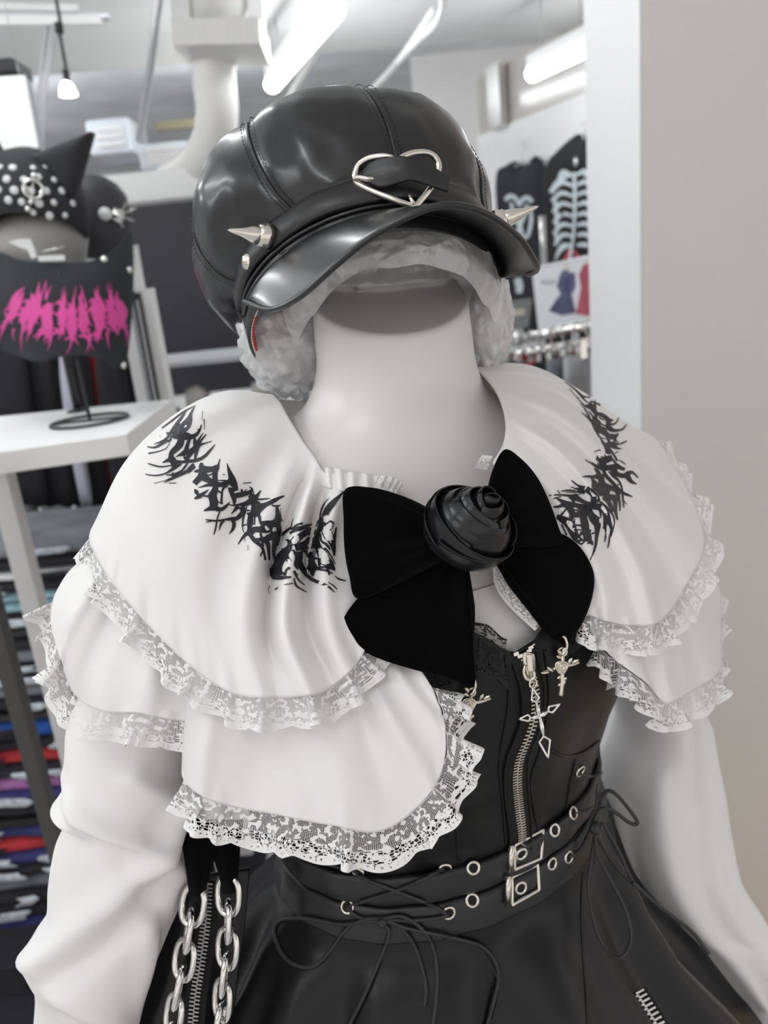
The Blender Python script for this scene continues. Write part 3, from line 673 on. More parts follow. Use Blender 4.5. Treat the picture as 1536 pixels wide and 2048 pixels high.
for x, y in ((68, 354), (50, 378), (82, 388), (62, 404), (56, 418)):
    q, m_ = hit(bvC, x, y, .003); lathe('bead', [(0, .005), (.004, .004), (.0055, .001), (.004, -.003), (0, -.004)], q, m_, M['silver'], br, 10)
tube('bar', [hit(bvC, 67, 352, .005)[0], hit(bvC, 64, 410, .005)[0]], .0018, M['silver'], br, 6)
lathe('head_form', [(0, .07), (.060, .07), (.083, .045), (.087, .018), (.076, -.018), (.055, -.05), (.045, -.068), (.042, -.085), (0, -.085)], HC-EZ*.075+EY*.012, EZ, M['neckgrey'], cat, 32)
hb = HC+EY*.012; tube('head_pole', [np.array([hb[0], hb[1], TZ]), hb-EZ*.155], .008, M['rubber'], cat, 10)
lathe('head_base', [(0, 0), (.022, 0), (.021, .004), (.008, .007), (0, .007)], (hb[0], hb[1], TZ), EZ, M['rubber'], cat, 24)
# price tags / clasps below the hood
t = mask; cy = float(hit(bvM, 70, 545)[0][1])-.012
flat_shape('clasp', [PY(x, y, cy) for x, y in ((18, 484), (40, 478), (62, 478), (72, 500), (76, 514), (66, 518), (58, 500), (40, 494))], -EY, .006, M['ivory'], t)
flat_shape('tag', [PY(x, y, cy) for x, y in ((78, 512), (130, 510), (132, 521), (80, 523))], -EY, .005, M['ivory'], t)
tube('wire', [PY(76, 505, cy), PY(128, 494, cy)], .0014, M['wire'], t, 6)
# dark studded cap behind the mask
t = empty('studded_cap', PY(195, 500, 1.79), 'round black cap with pale stud and spiky silver cluster behind the balaclava', 'cap')
c = PY(186, 440, 1.79); KS = 1.075
M['capcloth'] = mat('cap_cloth', (.028, .028, .034), .6, bump='noise', bscale=100, bstr=.2)
lathe('dome', [(r_*1.075, h_*1.075) for r_, h_ in ((.0, .085), (.028, .081), (.05, .07), (.066, .05), (.074, .02), (.076, -.02), (.07, -.07), (.0, -.075))], c, EZ+EX*.15, M['capcloth'], t, 32)
lathe('stud', [(0, .012), (.008, .010), (.013, .004), (.0135, 0)], PY(210, 428, 1.725), -EY+EX*.6, M['ivory'], t, 18)
k_ = PY(234, 432, 1.735); cl = lathe('cluster', [(0, .012), (.01, .009), (.015, .002), (.012, -.006)], k_, -EY+EX*.4, M['silver'], t, 14)
for dx, dy in ((38, -16), (34, 10), (18, -26), (10, 24), (-8, -18)): tube('spine', [k_, PY(236+dx, 432+dy, 1.715)], [.0035, .0006], M['silver'], cl, 6)
# dark clothes hanging behind the stand
rnd = random.Random(8)
M['green'] = mat('dark_green', (.02, .07, .06), .9, bump='noise', bscale=60, bstr=.3); M['lav'] = mat('pale_lavender', (.55, .55, .66), .8, bump='noise', bscale=60, bstr=.3)
specs = [('black', 'garB', -30, 50), ('black', 'garB', 40, 105), ('dark green', 'green', 88, 120), ('pale lavender', 'lav', 116, 138), ('black', 'garB', 132, 174), ('red', 'garR', 172, 194), ('black', 'garB', 188, 245), ('black', 'garB', 226, 268)]
HRY = 1.98; HRZ = float(PY(-60, 652, HRY)[2])
for k, (nm, g, x0, x1) in enumerate(specs):
    Y = 1.925+.042*(k % 3)
    ol = [PY(x, y, Y) for x, y in cr([(x0+6, 668), ((x0+x1)/2, 662), (x1-6, 668), (x1+4, 740), (x1+20, 850), (x1+44, 1000), ((x0+x1)/2+44, 1010), (x0+44, 1000), (x0+16, 850), (x0+3, 740)], 40, True)]
    t = empty('draped_garment', PY((x0+x1)/2, 1000, Y), f'{nm} garment behind the mask stand, {ORD[len(specs)-1-k]} from the white rack upright', 'garment', 'garments behind the mask stand')
    pillow('garment_body', ol, -EY, .014, M[g], t, back=.8)
    a = PY((x0+x1)/2, 667, Y); r0 = np.array([a[0], HRY, HRZ]); sg = 1 if Y >= HRY else -1
    tube('hook', cr([a-EZ*.01, (a+r0)/2+EY*sg*.008, r0+EY*sg*.0135, r0+EZ*.0135, r0-EY*sg*.0135-EZ*.002], 20), .003, M['wire'], t, 6)
t = empty('hanging_rail', (-.72, HRY, 0), 'black rail holding garments behind the mask stand', 'clothes rail')
tube('rail', [np.array([-.995, HRY, HRZ]), np.array([-.514, HRY, HRZ])], .01, M['rubber'], t, 10)
for x in (-.99, -.518): tube('upright', [np.array([x, HRY, .0]), np.array([x, HRY, HRZ])], .01, M['rubber'], t, 10)
# sign board and black box at the top left
t = empty('sign_board', PY(20, 300, 2.1), 'blank white sign board hanging above the cat-ear balaclava', 'sign')
flat_shape('board', [PY(x, y, 2.1) for x, y in ((-40, 158), (52, 152), (80, 296), (-40, 305))], -EY, .01, M['bright'], t)
for x in (-20, 40): tube('wire', [PY(x, 156, 2.105), np.array([*PY(x, 156, 2.105)[:2], CZ])], .0015, M['wire'], t, 6)
bar('edge_post', PY(55, 160, 2.115), PY(88, 330, 2.115), .012, .012, M['cable'], t)
t = empty('speaker_box', PY(0, 152, 2.15), 'small black box loudspeaker above the white sign board', 'speaker')
boxw('cabinet', PY(-40, 152, 2.15), PY(24, 112, 2.15)+np.array([0, .12, 0]), M['rubber'], t, bevel=.008)
tube('bracket', [PY(-14, 130, 2.2), np.array([*PY(-14, 130, 2.2)[:2], CZ])], .006, M['zinc'], t, 6)
# folded shirts on low shelves
M['fprint'] = mat('pale_motif', (.55, .60, .66), .8, bump='noise', bscale=60, bstr=.3, var=.3, vscale=60)
fm = {'black': 'garB', 'ice blue': None, 'white': None, 'royal blue': None, 'red': 'garR', 'violet': None, 'indigo': None, 'charcoal': 'garA'}
for nm, c_ in (('ice blue', (.30, .48, .55)), ('white', (.70, .72, .74)), ('royal blue', (.02, .10, .42)), ('violet', (.38, .16, .40)), ('indigo', (.05, .05, .20))):
    M['f_'+nm] = mat('shirt_'+nm.replace(' ', '_'), c_, .9, bump='noise', bscale=60, bstr=.4, var=.35, vscale=18); fm[nm] = 'f_'+nm
seqs = ['charcoal', 'black', 'white', 'black', 'ice blue', 'ice blue', 'black', 'black', 'charcoal', 'black', 'black', 'charcoal', 'black', 'royal blue', 'black', 'red', 'black', 'violet', 'indigo', 'black', 'indigo', 'red', 'indigo', 'black', 'charcoal', 'black', 'black', 'indigo', 'charcoal', 'black']
shelf = empty('shirt_shelf', (-.95, 1.75, 0), 'black shelf frame holding folded printed shirts under the display table', 'shelf')
z = float(PY(20, 1080, 1.6)[2]); rnd = random.Random(21)
SH0, SH1 = 1.55, 1.87
zz = z; tops = []
for k, nm in enumerate(seqs):
    h = rnd.uniform(.022, .034) if k < 13 else rnd.uniform(.030, .05)
    if zz-h < .03: break
    if k in (7, 13, 20):
        boxw('shelf_board', (-1.35, SH0-.02, zz-.018), (-.57, SH1, zz-.002), M['rubber'], shelf); zz -= .025
    x1 = -.63+rnd.uniform(-.02, .02)+.0*k
    t = empty('folded_shirt', (-.9, 1.75, zz-h), f'folded {nm} shirt, {ORD[k]} from the top of the shelf stack', 'shirt', 'folded shirts on the shelf')
    prof = [(SH0, zz-h*.98), (SH0-.012, zz-h*.78), (SH0-.016, zz-h*.5), (SH0-.012, zz-h*.22), (SH0, zz-h*.02), (SH1-.05, zz), (SH1, zz-h*.5), (SH1-.05, zz-h)]
    xs = np.linspace(-1.3, x1, 20)
    G = np.array([[(x, y+.012*noise.noise(Vector((x*9, k, y))), zq+.0035*noise.noise(Vector((x*14, (k if i_ in (3, 4, 5) else k+1)*3, y*3)))*(0 if i_ == 6 else 1)) for i_, (y, zq) in enumerate(prof)] for x in xs])
    body_ = grid_obj('shirt_body', G, M[fm[nm]], t, cu=True)
    for q in range(rnd.choice((1, 2, 3))):
        xa = rnd.uniform(-1.05, -.72); w = rnd.uniform(.03, .1)
        Gm = np.array([[(xa+w*u+.01*math.sin(v*5+k), SH0-.0165-.002*math.sin(v*3)+.012*noise.noise(Vector(((xa+w*u)*9, k, SH0)))-.004, zz-h*(.2+.6*v)) for u in np.linspace(0, 1, 8)] for v in np.linspace(0, 1, 5)])
        grid_obj('motif', Gm, M['fprint'] if nm in ('black', 'charcoal', 'indigo') else M['garB'], t, solid=.001)
    zz -= h
boxw('shelf_board', (-1.35, SH0-.02, max(.01, zz-.018)), (-.57, SH1, max(.03, zz-.002)), M['rubber'], shelf)
boxw('plinth', (-1.35, 1.40, .01), (-.57, SH0-.03, .09), M['garB'], shelf)
tag(boxw('floor_mat', (-1.5, .75, 0), (-.42, 2.2, .008), M['garB'], bevel=0), 'black floor mat under the display table and shirt shelf', 'mat')
for x, y in ((-.585, SH1-.03), (-1.33, SH1-.03), (-1.33, SH0+.02)): boxw('shelf_post', (x-.012, y-.012, 0), (x+.012, y+.012, z+.05), M['rubber'], shelf)
d0 = PY(62, 1500, 1.12); tag(boxw('dark_post', (d0[0]-.013, d0[1]-.013, 0), (d0[0]+.013, d0[1]+.013, PY(0, 1260, 1.12)[2]+.3), mat('dark_grey_post', (.06, .058, .055), .5, bump='noise', bscale=60, bstr=.1)), 'dark grey square post in front of the folded shirts', 'post')
# bagged goods on the shelf behind the table leg
M['bag'] = mat('clear_bagged', (.36, .34, .32), .25, bump='noise', bscale=40, bstr=.5, bdist=.01, var=.4, vscale=12)
t = empty('goods_rack', (-.6, 2.4, 0), 'grey rack of bagged goods behind the white table leg', 'shelf')
for z_ in (1.32, 1.05, .80, .5): boxw('rack_board', (-1.3, 2.25, z_-.015), (-.2, 2.6, z_), M['cable'], t)
for x in (-1.28, -.22): boxw('rack_post', (x-.015, 2.57, 0), (x+.015, 2.6, 1.4), M['cable'], t)
rnd = random.Random(31)
for z_, bn in ((1.05, 'upper'), (.80, 'middle'), (.5, 'lowest')):
    x = -1.2; kk = 0
    while x < -.3:
        w = rnd.uniform(.06, .11); h = rnd.uniform(.13, .2)
        nm = rnd.choice(('grey', 'brownish', 'black'))
        ol = lin([(x, 2.28, z_), (x+w, 2.28, z_), (x+w*.95, 2.28, z_+h*.9), (x+w*.6, 2.28, z_+h), (x+w*.1, 2.28, z_+h*.95), (x, 2.28, z_)], 24)[:-1]
        o = pillow('bagged_item', ol, -EY, .03, M[{'grey': 'bag', 'brownish': 'garA', 'black': 'garB'}[nm]], None, back=.8); tag(o, f'{nm} bagged item, {ORD[kk]} from the wall end on the {bn} board of the goods rack', 'packet', 'bagged items on the goods rack'); x += w+.01; kk += 1
# ------------------------------------------------------------------ mannequin
def body_rings(rows, n=96, zoff=None):
    """rows (z, a, b, bb, oy) -> rings about the mannequin axis; angle 0 = front, + towards its left"""
    al = np.arange(n)/n*2*math.pi
    G = []
    for k, (z, a, b, bb, oy) in enumerate(rows):
        s, c = np.sin(al), np.cos(al)
        Bv = np.where(c > 0, b, bb)
        G.append(np.array([B(a*s[i], oy+Bv[i]*c[i], z) for i in range(n)]))
    return np.array(G)
man = empty('mannequin', (NECK[0], NECK[1], 0), 'white glossy headless mannequin with a slanted cut neck, dressed in black and white', 'mannequin')
mrows = cr([(-.52, .16, .11, .12, 0), (-.44, .15, .105, .11, 0), (-.37, .122, .09, .09, 0), (-.30, .135, .098, .10, 0), (-.24, .152, .118, .11, 0),
            (-.19, .160, .116, .11, 0), (-.14, .172, .098, .105, 0), (-.105, .166, .084, .095, -.002), (-.080, .146, .075, .088, -.006), (-.062, .118, .069, .080, -.009),
            (-.048, .090, .063, .070, -.009), (-.036, .0705, .059, .064, -.006), (-.024, .0605, .056, .060, -.002), (-.010, .0555, .0545, .058, 0), (.006, .0545, .0535, .057, 0), (.02, .0535, .053, .057, 0)], 60)
G = body_rings(mrows)
# neck top cut by a slanting plane, the rim rounded off
YC = math.radians(10); cutF = np.array([math.sin(YC), -math.cos(YC), 0])
def cutz(p):
    return NECK[2] + .036 - .43*((p-NECK)@cutF)
for j in range(len(G)):
    if mrows[j][0] > -.03:
        k_ = (mrows[j][0]+.03)/.05
        for i in range(G.shape[1]):
            G[j, i, 2] = NECK[2]-.03+k_*(cutz(G[j, i])-.010-(NECK[2]-.03))
last = G[-1]; cen = NECK
top = []
for s, dz in ((1, -.008), (.998, -.004), (.985, -.0012), (.96, 0), (.93, .0), (.6, 0), (.2, 0), (.001, 0)):
    ringp = []
    for p in last:
        q = cen+(p-cen)*s; q = np.array([q[0], q[1], 0]); q[2] = cutz(np.array([q[0], q[1], NECK[2]]))+dz
        ringp.append(q)
    top.append(ringp)
G = np.concatenate([G, np.array(top)])
body = grid_obj('torso', G, M['mannequin'], man, cu=True)
lathe('stand_pole', [(.0, 0), (.016, 0), (.016, .95), (0, .95)], (NECK[0], NECK[1], .02), EZ, M['chrome'], man)
lathe('stand_base', [(0, 0), (.16, 0), (.16, .008), (.15, .014), (.02, .02), (0, .02)], (NECK[0], NECK[1], 0), EZ, M['chrome'], man, seg=40)

# crumpled clear plastic stuffed under the cap
_mz = np.array([r[0] for r in mrows])
def out_of_neck(p, push, g=.0015):
    """slide a point along push until it clears the neck and shoulders"""
    q = np.array(p, float); push = np.asarray(push, float)
    for _ in range(90):
        v = q-NECK
        if q[2] > cutz(np.array([q[0], q[1], NECK[2]]))+g: return q
        z = v[2]; a, b, bb, oy = (float(np.interp(z, _mz, [r[k] for r in mrows])) for k in (1, 2, 3, 4))
        x, y = v@BL, v@BF-oy; B2 = (b if y > 0 else bb)+g
        if (x/(a+g))**2+(y/B2)**2 >= 1: return q
        q = q+push*.002
    return q
def blob(name, c, ax, mat_, parent, amp, n1=80, n2=48, sc=18, seed=0, push=None):
    G = []
    for j in range(n2):
        th = math.pi*(j+.02)/(n2-.96)
        row = []
        for i in range(n1):
            ph = 2*math.pi*i/n1
            d = np.array([math.sin(th)*math.cos(ph), math.sin(th)*math.sin(ph), math.cos(th)])
            q = Vector(d*1.0)
            v1 = noise.voronoi(q*3.2+Vector((seed, 0, 0)))[0]; v2 = noise.voronoi(q*8.5+Vector((0, seed, 0)))[0]
            k = 1+amp*(.9*min(1, (v1[1]-v1[0])*1.6)-.6)+amp*.28*(min(1, (v2[1]-v2[0])*1.5)-.4)
            q_ = np.asarray(c)+ax[0]*d[0]*k+ax[1]*d[1]*k+ax[2]*d[2]*k
            row.append(q_ if push is None else out_of_neck(q_, push))
        G.append(row)
    return grid_obj(name, np.array(G), mat_, parent, cu=True)
# ------------------------------------------------------------------ blouse: double collar, lace, sleeves
blouse = empty('blouse', B(0, 0, -.5), 'white blouse with two-tier lace-edged cape collar, black lettering and wide sleeves', 'blouse')
def ridge(G, folds):
    """folds: (u0, u1, width, amp, v0, v1): ridges (amp>0 comes forward) running down the net; u drifts u0->u1"""
    nv, nu = G.shape[:2]
    U, Vv = np.meshgrid(np.linspace(0, 1, nu), np.linspace(0, 1, nv))
    for u0, u1, w, amp, v0, v1 in folds:
        uc = u0+(u1-u0)*Vv
        env = smooth01((Vv-v0)/.22)*(1-smooth01((Vv-v1)/.22)) if v1 < 1 else smooth01((Vv-v0)/.22)
        G[..., 2] -= amp*np.exp(-((U-uc)/w)**2)*env
    return G
def wobble(G, amp, sc, seed=0):
    W = PA(G); nv, nu = G.shape[:2]
    for j in range(nv):
        for i in range(nu): G[j, i, 2] += amp*noise.noise(Vector(W[j, i])*sc+Vector((seed, 0, 0)))
    return G
def hem_gather(G, amp, freq, start=.82):
    nv, nu = G.shape[:2]
    U, Vv = np.meshgrid(np.linspace(0, 1, nu), np.linspace(0, 1, nv))
    G[..., 2] -= amp*smooth01((Vv-start)/(1-start))*(np.sin(U*freq)*.6+np.sin(U*freq*1.73+1)*.4)
    return G
def lace_strip(name, G, parent, width=.02, mat_=None, freq=None, ruffle=.0045, seed=1, i0=0, i1=None, droop=0.0, wfun=None, period=.021, slide=.0015):
    """gathered lace sewn under the last row of a net of world points"""
    H = G[-1][i0:i1]; Hp = G[-4][i0:i1]
    s = np.r_[0, np.cumsum(np.linalg.norm(np.diff(H, axis=0), axis=1))]
    n = max(40, int(s[-1]/.0012)); t = np.linspace(0, s[-1], n)
    h = np.stack([np.interp(t, s, H[:, k]) for k in range(3)], 1)
    o = np.stack([np.interp(t, s, (H-Hp)[:, k]) for k in range(3)], 1)
    o[:, 2] -= droop*np.linalg.norm(o, axis=1)
    ker = np.ones(15)/15
    o = np.stack([np.convolve(np.pad(o[:, k], 7, 'edge'), ker, 'valid') for k in range(3)], 1)
    rv = h-CAM; rv /= np.linalg.norm(rv, axis=1)[:, None]
    o -= rv*(.75*(o*rv).sum(1))[:, None]        # lies out flat rather than tucking under
    o /= np.linalg.norm(o, axis=1)[:, None]
    T = np.gradient(h, axis=0); T /= np.linalg.norm(T, axis=1)[:, None]+1e-9
    o -= T*(.85*(o*T).sum(1))[:, None]; o /= np.linalg.norm(o, axis=1)[:, None]
    nm = np.cross(T, o); nm /= np.linalg.norm(nm, axis=1)[:, None]+1e-9
    flip = np.sign(((CAM-h)*nm).sum(1)); nm *= np.where(np.median(flip) < 0, -1, 1)
    rnd = random.Random(seed); ph = [rnd.uniform(0, 6) for _ in range(4)]
    rows = []; uvs = []
    NV = 9
    for j in range(NV):
        v = j/(NV-1)
        a = t/.021*math.pi
        wv = np.sin(a*1.05+ph[0]+.7*np.sin(t/.05+ph[2]))*.65+np.sin(a*1.9+ph[1])*.35
        side = np.cos(a*1.05+ph[0]+.7*np.sin(t/.05+ph[2]))
        sc = 1-.13*(1-np.abs(np.sin(t/period*math.pi)))*(v > .85)
        w = width*(wfun(t/s[-1]) if wfun else 1.0)
        p = h+o*(w*v*sc)[:, None]+nm*(ruffle*wv*v**.8-slide)[:, None]+T*(ruffle*.8*side*v)[:, None]
        rows.append(p); uvs.append(np.stack([t*1.45/period, np.full(n, v)], 1))
    return grid_obj(name, np.array(rows), mat_ or M['lace'], parent, uv=np.array(uvs))
def cloth(name, G, parent=blouse, solid=.0012, m=None):
    W = PA(G); o = grid_obj(name, W, m or M['cloth'], parent, solid=solid, off=0); return o, W

# lower tier, front lobe on the mannequin's right
cols = [[(775, 1230, .478), (810, 1290, .468), (835, 1330, .460), (862, 1372, .455)],
        [(765, 1260, .474), (815, 1340, .462), (860, 1400, .455), (889, 1450, .451)],
        [(745, 1290, .470), (800, 1380, .456), (850, 1460, .450), (886, 1532, .447)],
        [(715, 1300, .468), (760, 1410, .452), (805, 1515, .446), (846, 1603, .444)],
        [(675, 1310, .466), (705, 1430, .450), (735, 1560, .443), (762, 1661, .441)],
        [(625, 1315, .466), (640, 1430, .450), (652, 1550, .443), (662, 1650, .442)],
        [(565, 1315, .466), (565, 1420, .451), (562, 1540, .445), (560, 1630, .443)],
        [(500, 1310, .468), (485, 1410, .452), (470, 1520, .447), (462, 1611, .445)],
        [(440, 1305, .471), (420, 1400, .456), (405, 1500, .450), (400, 1589, .449)],
        [(400, 1300, .478), (380, 1390, .465), (369, 1480, .459), (366, 1552, .458)],
        [(410, 1300, .495), (390, 1385, .487), (378, 1450, .483), (374, 1500, .482)]]
G = net(cols, 150, 60)
ridge(G, [(.30, .26, .035, .006, .15, 1), (.45, .47, .05, .005, .1, 1), (.63, .66, .05, -.005, .1, 1), (.78, .80, .045, .006, .1, 1), (.38, .36, .03, -.004, .2, 1), (.17, .14, .04, .004, .1, 1)])
hem_gather(G, .0012, 70); wobble(G, .003, 14, 2)
low_front, Wlf = cloth('lower_collar', G)
lace_strip('lace_trim', Wlf, blouse, .0225, ruffle=.0042, seed=3, period=.019)

# lower tier over the arm (mannequin's right)
cols = [[(420, 1290, .480), (415, 1350, .472), (410, 1400, .470), (405, 1445, .470)],
        [(370, 1270, .474), (360, 1330, .464), (352, 1390, .461), (345, 1438, .461)],
        [(320, 1230, .472), (305, 1300, .460), (290, 1370, .456), (278, 1426, .457)],
        [(280, 1190, .474), (250, 1270, .462), (222, 1350, .458), (200, 1420, .459)],
        [(250, 1150, .478), (205, 1230, .467), (170, 1310, .464), (148, 1385, .466)],
        [(230, 1120, .484), (175, 1190, .476), (138, 1250, .474), (120, 1312, .477)],
        [(220, 1100, .492), (160, 1150, .487), (122, 1195, .488), (103, 1240, .492)],
        [(225, 1090, .502), (170, 1120, .502), (135, 1150, .505), (116, 1180, .510)],
        [(250, 1080, .520), (205, 1100, .523), (175, 1120, .528), (160, 1140, .535)],
        [(330, 1050, .560), (300, 1070, .570), (280, 1085, .58), (270, 1100, .59)]]
G = net(cols, 140, 50)
ridge(G, [(.22, .2, .05, .006, .1, 1), (.4, .42, .045, -.006, .1, 1), (.55, .56, .04, .006, .15, 1), (.68, .7, .03, -.004, .2, 1)])
hem_gather(G, .0015, 60); wobble(G, .003, 16, 5)
low_arm, Wla = cloth('lower_collar', G)
lace_strip('lace_trim', Wla, blouse, .019, ruffle=.0055, seed=7)

# upper tier on the mannequin's right
cols = [[(752, 960, .484), (735, 1050, .474), (728, 1140, .466), (732, 1230, .459), (745, 1275, .455)],
        [(700, 946, .482), (675, 1040, .469), (662, 1130, .459), (672, 1240, .450), (702, 1340, .443)],
        [(650, 944, .484), (622, 1030, .471), (600, 1130, .459), (590, 1260, .445), (640, 1384, .436)],
        [(632, 918, .488), (585, 1010, .473), (545, 1120, .457), (525, 1260, .442), (555, 1395, .434)],
        [(608, 885, .496), (545, 965, .476), (492, 1075, .457), (455, 1220, .440), (470, 1388, .433)],
        [(590, 856, .505), (510, 915, .483), (440, 1010, .461), (382, 1150, .443), (392, 1340, .437)],
        [(574, 830, .514), (482, 870, .493), (395, 950, .470), (325, 1080, .451), (312, 1266, .446)],
        [(562, 808, .524), (466, 826, .505), (365, 890, .484), (280, 1000, .466), (240, 1185, .458)],
        [(552, 796, .535), (452, 796, .520), (348, 850, .500), (252, 950, .483), (200, 1125, .474)],
        [(544, 790, .548), (448, 784, .538), (345, 834, .520), (248, 930, .505), (180, 1072, .497)],
        [(540, 792, .562), (455, 796, .560), (370, 845, .55), (285, 925, .540), (215, 1035, .535)],
        [(560, 800, .590), (500, 820, .605), (440, 860, .61), (390, 920, .615), (350, 1000, .62)],
        [(640, 805, .610), (610, 840, .640), (590, 880, .655), (575, 940, .67), (560, 1010, .68)]]
G = net(cols, 220, 90)
ridge(G, [(.10, .10, .022, .006, .0, 1), (.155, .135, .018, -.014, .0, .85), (.205, .185, .026, .013, .02, 1), (.255, .235, .02, -.013, .0, .75),
          (.31, .285, .028, .007, .05, 1), (.37, .36, .03, -.004, .05, .7), (.46, .42, .05, .004, .0, .5), (.56, .53, .04, -.003, .0, .45), (.62, .62, .04, .003, 0, .45)])
hem_gather(G, .0016, 95, .86); wobble(G, .0028, 17, 9)
up_r, Wur = cloth('upper_collar', G)
lace_strip('lace_trim', Wur, blouse, .0185, ruffle=.0048, seed=11, i0=0)

# lower tier on the mannequin's left
cols = [[(1185, 1215, .512), (1180, 1240, .510), (1182, 1262, .509), (1195, 1284, .508)],
        [(1215, 1225, .516), (1215, 1260, .512), (1222, 1295, .510), (1236, 1324, .510)],
        [(1255, 1225, .524), (1262, 1275, .520), (1275, 1320, .517), (1294, 1366, .516)],
        [(1300, 1210, .545), (1305, 1275, .538), (1312, 1345, .534), (1330, 1405, .532)],
        [(1340, 1190, .570), (1352, 1260, .566), (1365, 1330, .563), (1378, 1385, .562)],
        [(1375, 1150, .60), (1392, 1220, .602), (1412, 1295, .606), (1434, 1345, .610)],
        [(1385, 1110, .63), (1405, 1170, .638), (1425, 1230, .645), (1440, 1290, .655)],
        [(1385, 1060, .67), (1405, 1100, .68), (1425, 1140, .69), (1440, 1180, .70)]]
G = net(cols, 120, 40)
ridge(G, [(.35, .36, .05, -.008, .1, 1), (.48, .48, .04, .008, .1, 1), (.62, .63, .04, -.006, .1, 1), (.2, .2, .05, .004, .1, 1)])
hem_gather(G, .0015, 50); wobble(G, .003, 14, 12)
low_l, Wll = cloth('lower_collar', G)
lace_strip('lace_trim', Wll, blouse, .0215, ruffle=.0055, seed=17)

# upper tier on the mannequin's left
cols = [[(985, 925, .492), (1050, 1010, .486), (1105, 1090, .488), (1148, 1165, .494), (1160, 1222, .498)],
        [(1003, 895, .492), (1085, 985, .487), (1150, 1080, .490), (1195, 1170, .496), (1212, 1242, .500)],
        [(1011, 865, .495), (1108, 945, .492), (1190, 1050, .498), (1245, 1155, .506), (1268, 1251, .510)],
        [(1010, 835, .503), (1118, 905, .505), (1212, 1010, .515), (1285, 1130, .527), (1323, 1240, .532)],
        [(1002, 805, .514), (1120, 865, .522), (1225, 965, .540), (1310, 1080, .560), (1372, 1170, .572)],
        [(990, 780, .527), (1118, 825, .545), (1225, 910, .568), (1325, 1010, .596), (1408, 1090, .614)],
        [(972, 757, .541), (1105, 785, .566), (1212, 858, .594), (1312, 945, .628), (1385, 1005, .648)],
        [(955, 742, .555), (1080, 748, .585), (1180, 802, .616), (1280, 880, .655), (1345, 930, .68)],
        [(940, 737, .57), (1050, 730, .605), (1150, 778, .64), (1240, 838, .68), (1300, 872, .705)],
        [(925, 742, .59), (1020, 745, .64), (1110, 790, .68), (1190, 845, .72), (1235, 880, .75)],
        [(860, 790, .61), (900, 830, .67), (950, 880, .71), (1000, 940, .75), (1030, 990, .77)]]
G = net(cols, 190, 80)
ridge(G, [(.14, .11, .03, .005, .05, 1), (.22, .2, .028, -.007, .0, .8), (.31, .27, .03, .008, 0, 1), (.40, .37, .03, -.008, .1, 1), (.5, .46, .035, .008, 0, 1), (.6, .57, .03, -.007, .1, 1), (.7, .68, .03, .006, 0, .8)])
hem_gather(G, .0018, 80, .86); wobble(G, .003, 15, 21)
up_l, Wul = cloth('upper_collar', G)
lace_strip('lace_trim', Wul, blouse, .021, ruffle=.006, seed=23)

# gathered neckline frill with a bit of lace peeping out beside the bow
G = net([[(640, 934, .487), (640, 952, .484), (644, 972, .480)], [(668, 936, .482), (670, 956, .480), (672, 980, .476)], [(700, 944, .480), (700, 958, .478), (702, 985, .472)],
         [(735, 948, .480), (736, 966, .477), (738, 990, .473)], [(770, 956, .481), (770, 975, .479), (770, 1000, .475)], [(800, 975, .482), (798, 990, .480), (795, 1010, .478)]], 60, 14)
G[..., 2] += .0022*np.sin(np.linspace(0, 40, 60))[None, :]
cloth('neck_frill', G)
G = net([[(748, 972, .474), (752, 962, .474), (758, 950, .475)], [(775, 985, .474), (780, 972, .474), (788, 955, .475)], [(788, 1000, .475), (795, 985, .475), (805, 968, .476)]], 40, 10)
G[..., 2] += .0015*np.sin(np.linspace(0, 25, 40))[None, :]*np.linspace(0, 1, 10)[:, None]
U, Vv = np.meshgrid(np.linspace(0, 3, 40), np.linspace(0, 1, 10))
grid_obj('lace_trim', PA(G), M['lace'], blouse, uv=np.stack([U, Vv], 2))
G = net([[(672, 1010, .470), (668, 1015, .468), (662, 1022, .467)], [(684, 1040, .469), (674, 1042, .466), (664, 1045, .465)], [(688, 1080, .468), (680, 1080, .465), (672, 1082, .464)], [(690, 1130, .466), (684, 1130, .464), (678, 1130, .463)]], 50, 8)
U, Vv = np.meshgrid(np.linspace(0, 5, 50), np.linspace(0, 1, 8))
grid_obj('lace_trim', PA(G), M['lace'], blouse, uv=np.stack([U, Vv], 2))
G = net([[(985, 1130, .480), (990, 1130, .479), (998, 1126, .478)], [(990, 1170, .482), (998, 1165, .480), (1008, 1160, .479)], [(1015, 1210, .484), (1025, 1202, .482), (1036, 1196, .480)], [(1070, 1262, .487), (1078, 1252, .485), (1086, 1242, .484)]], 70, 8)
U, Vv = np.meshgrid(np.linspace(0, 7, 70), np.linspace(1, 0, 8))
grid_obj('lace_trim', PA(G), M['lace'], blouse, uv=np.stack([U, Vv], 2))
G = net([[(948, 935, .495), (955, 922, .495), (965, 910, .496)], [(975, 940, .494), (980, 925, .494), (985, 912, .495)]], 20, 8)
U, Vv = np.meshgrid(np.linspace(0, 2, 20), np.linspace(0, 1, 8))
grid_obj('lace_trim', PA(G), M['lace'], blouse, uv=np.stack([U, Vv], 2))
# blouse front: white panel in the V below the bow
Gb = body_rings(cr([(-.33, .132, .098, .10, 0), (-.27, .146, .110, .108, 0), (-.22, .157, .1185, .112, 0), (-.18, .164, .115, .112, 0), (-.145, .1735, .102, .108, 0)], 16), 80)
grid_obj('blouse_front', Gb, M['cloth'], blouse, cu=True)

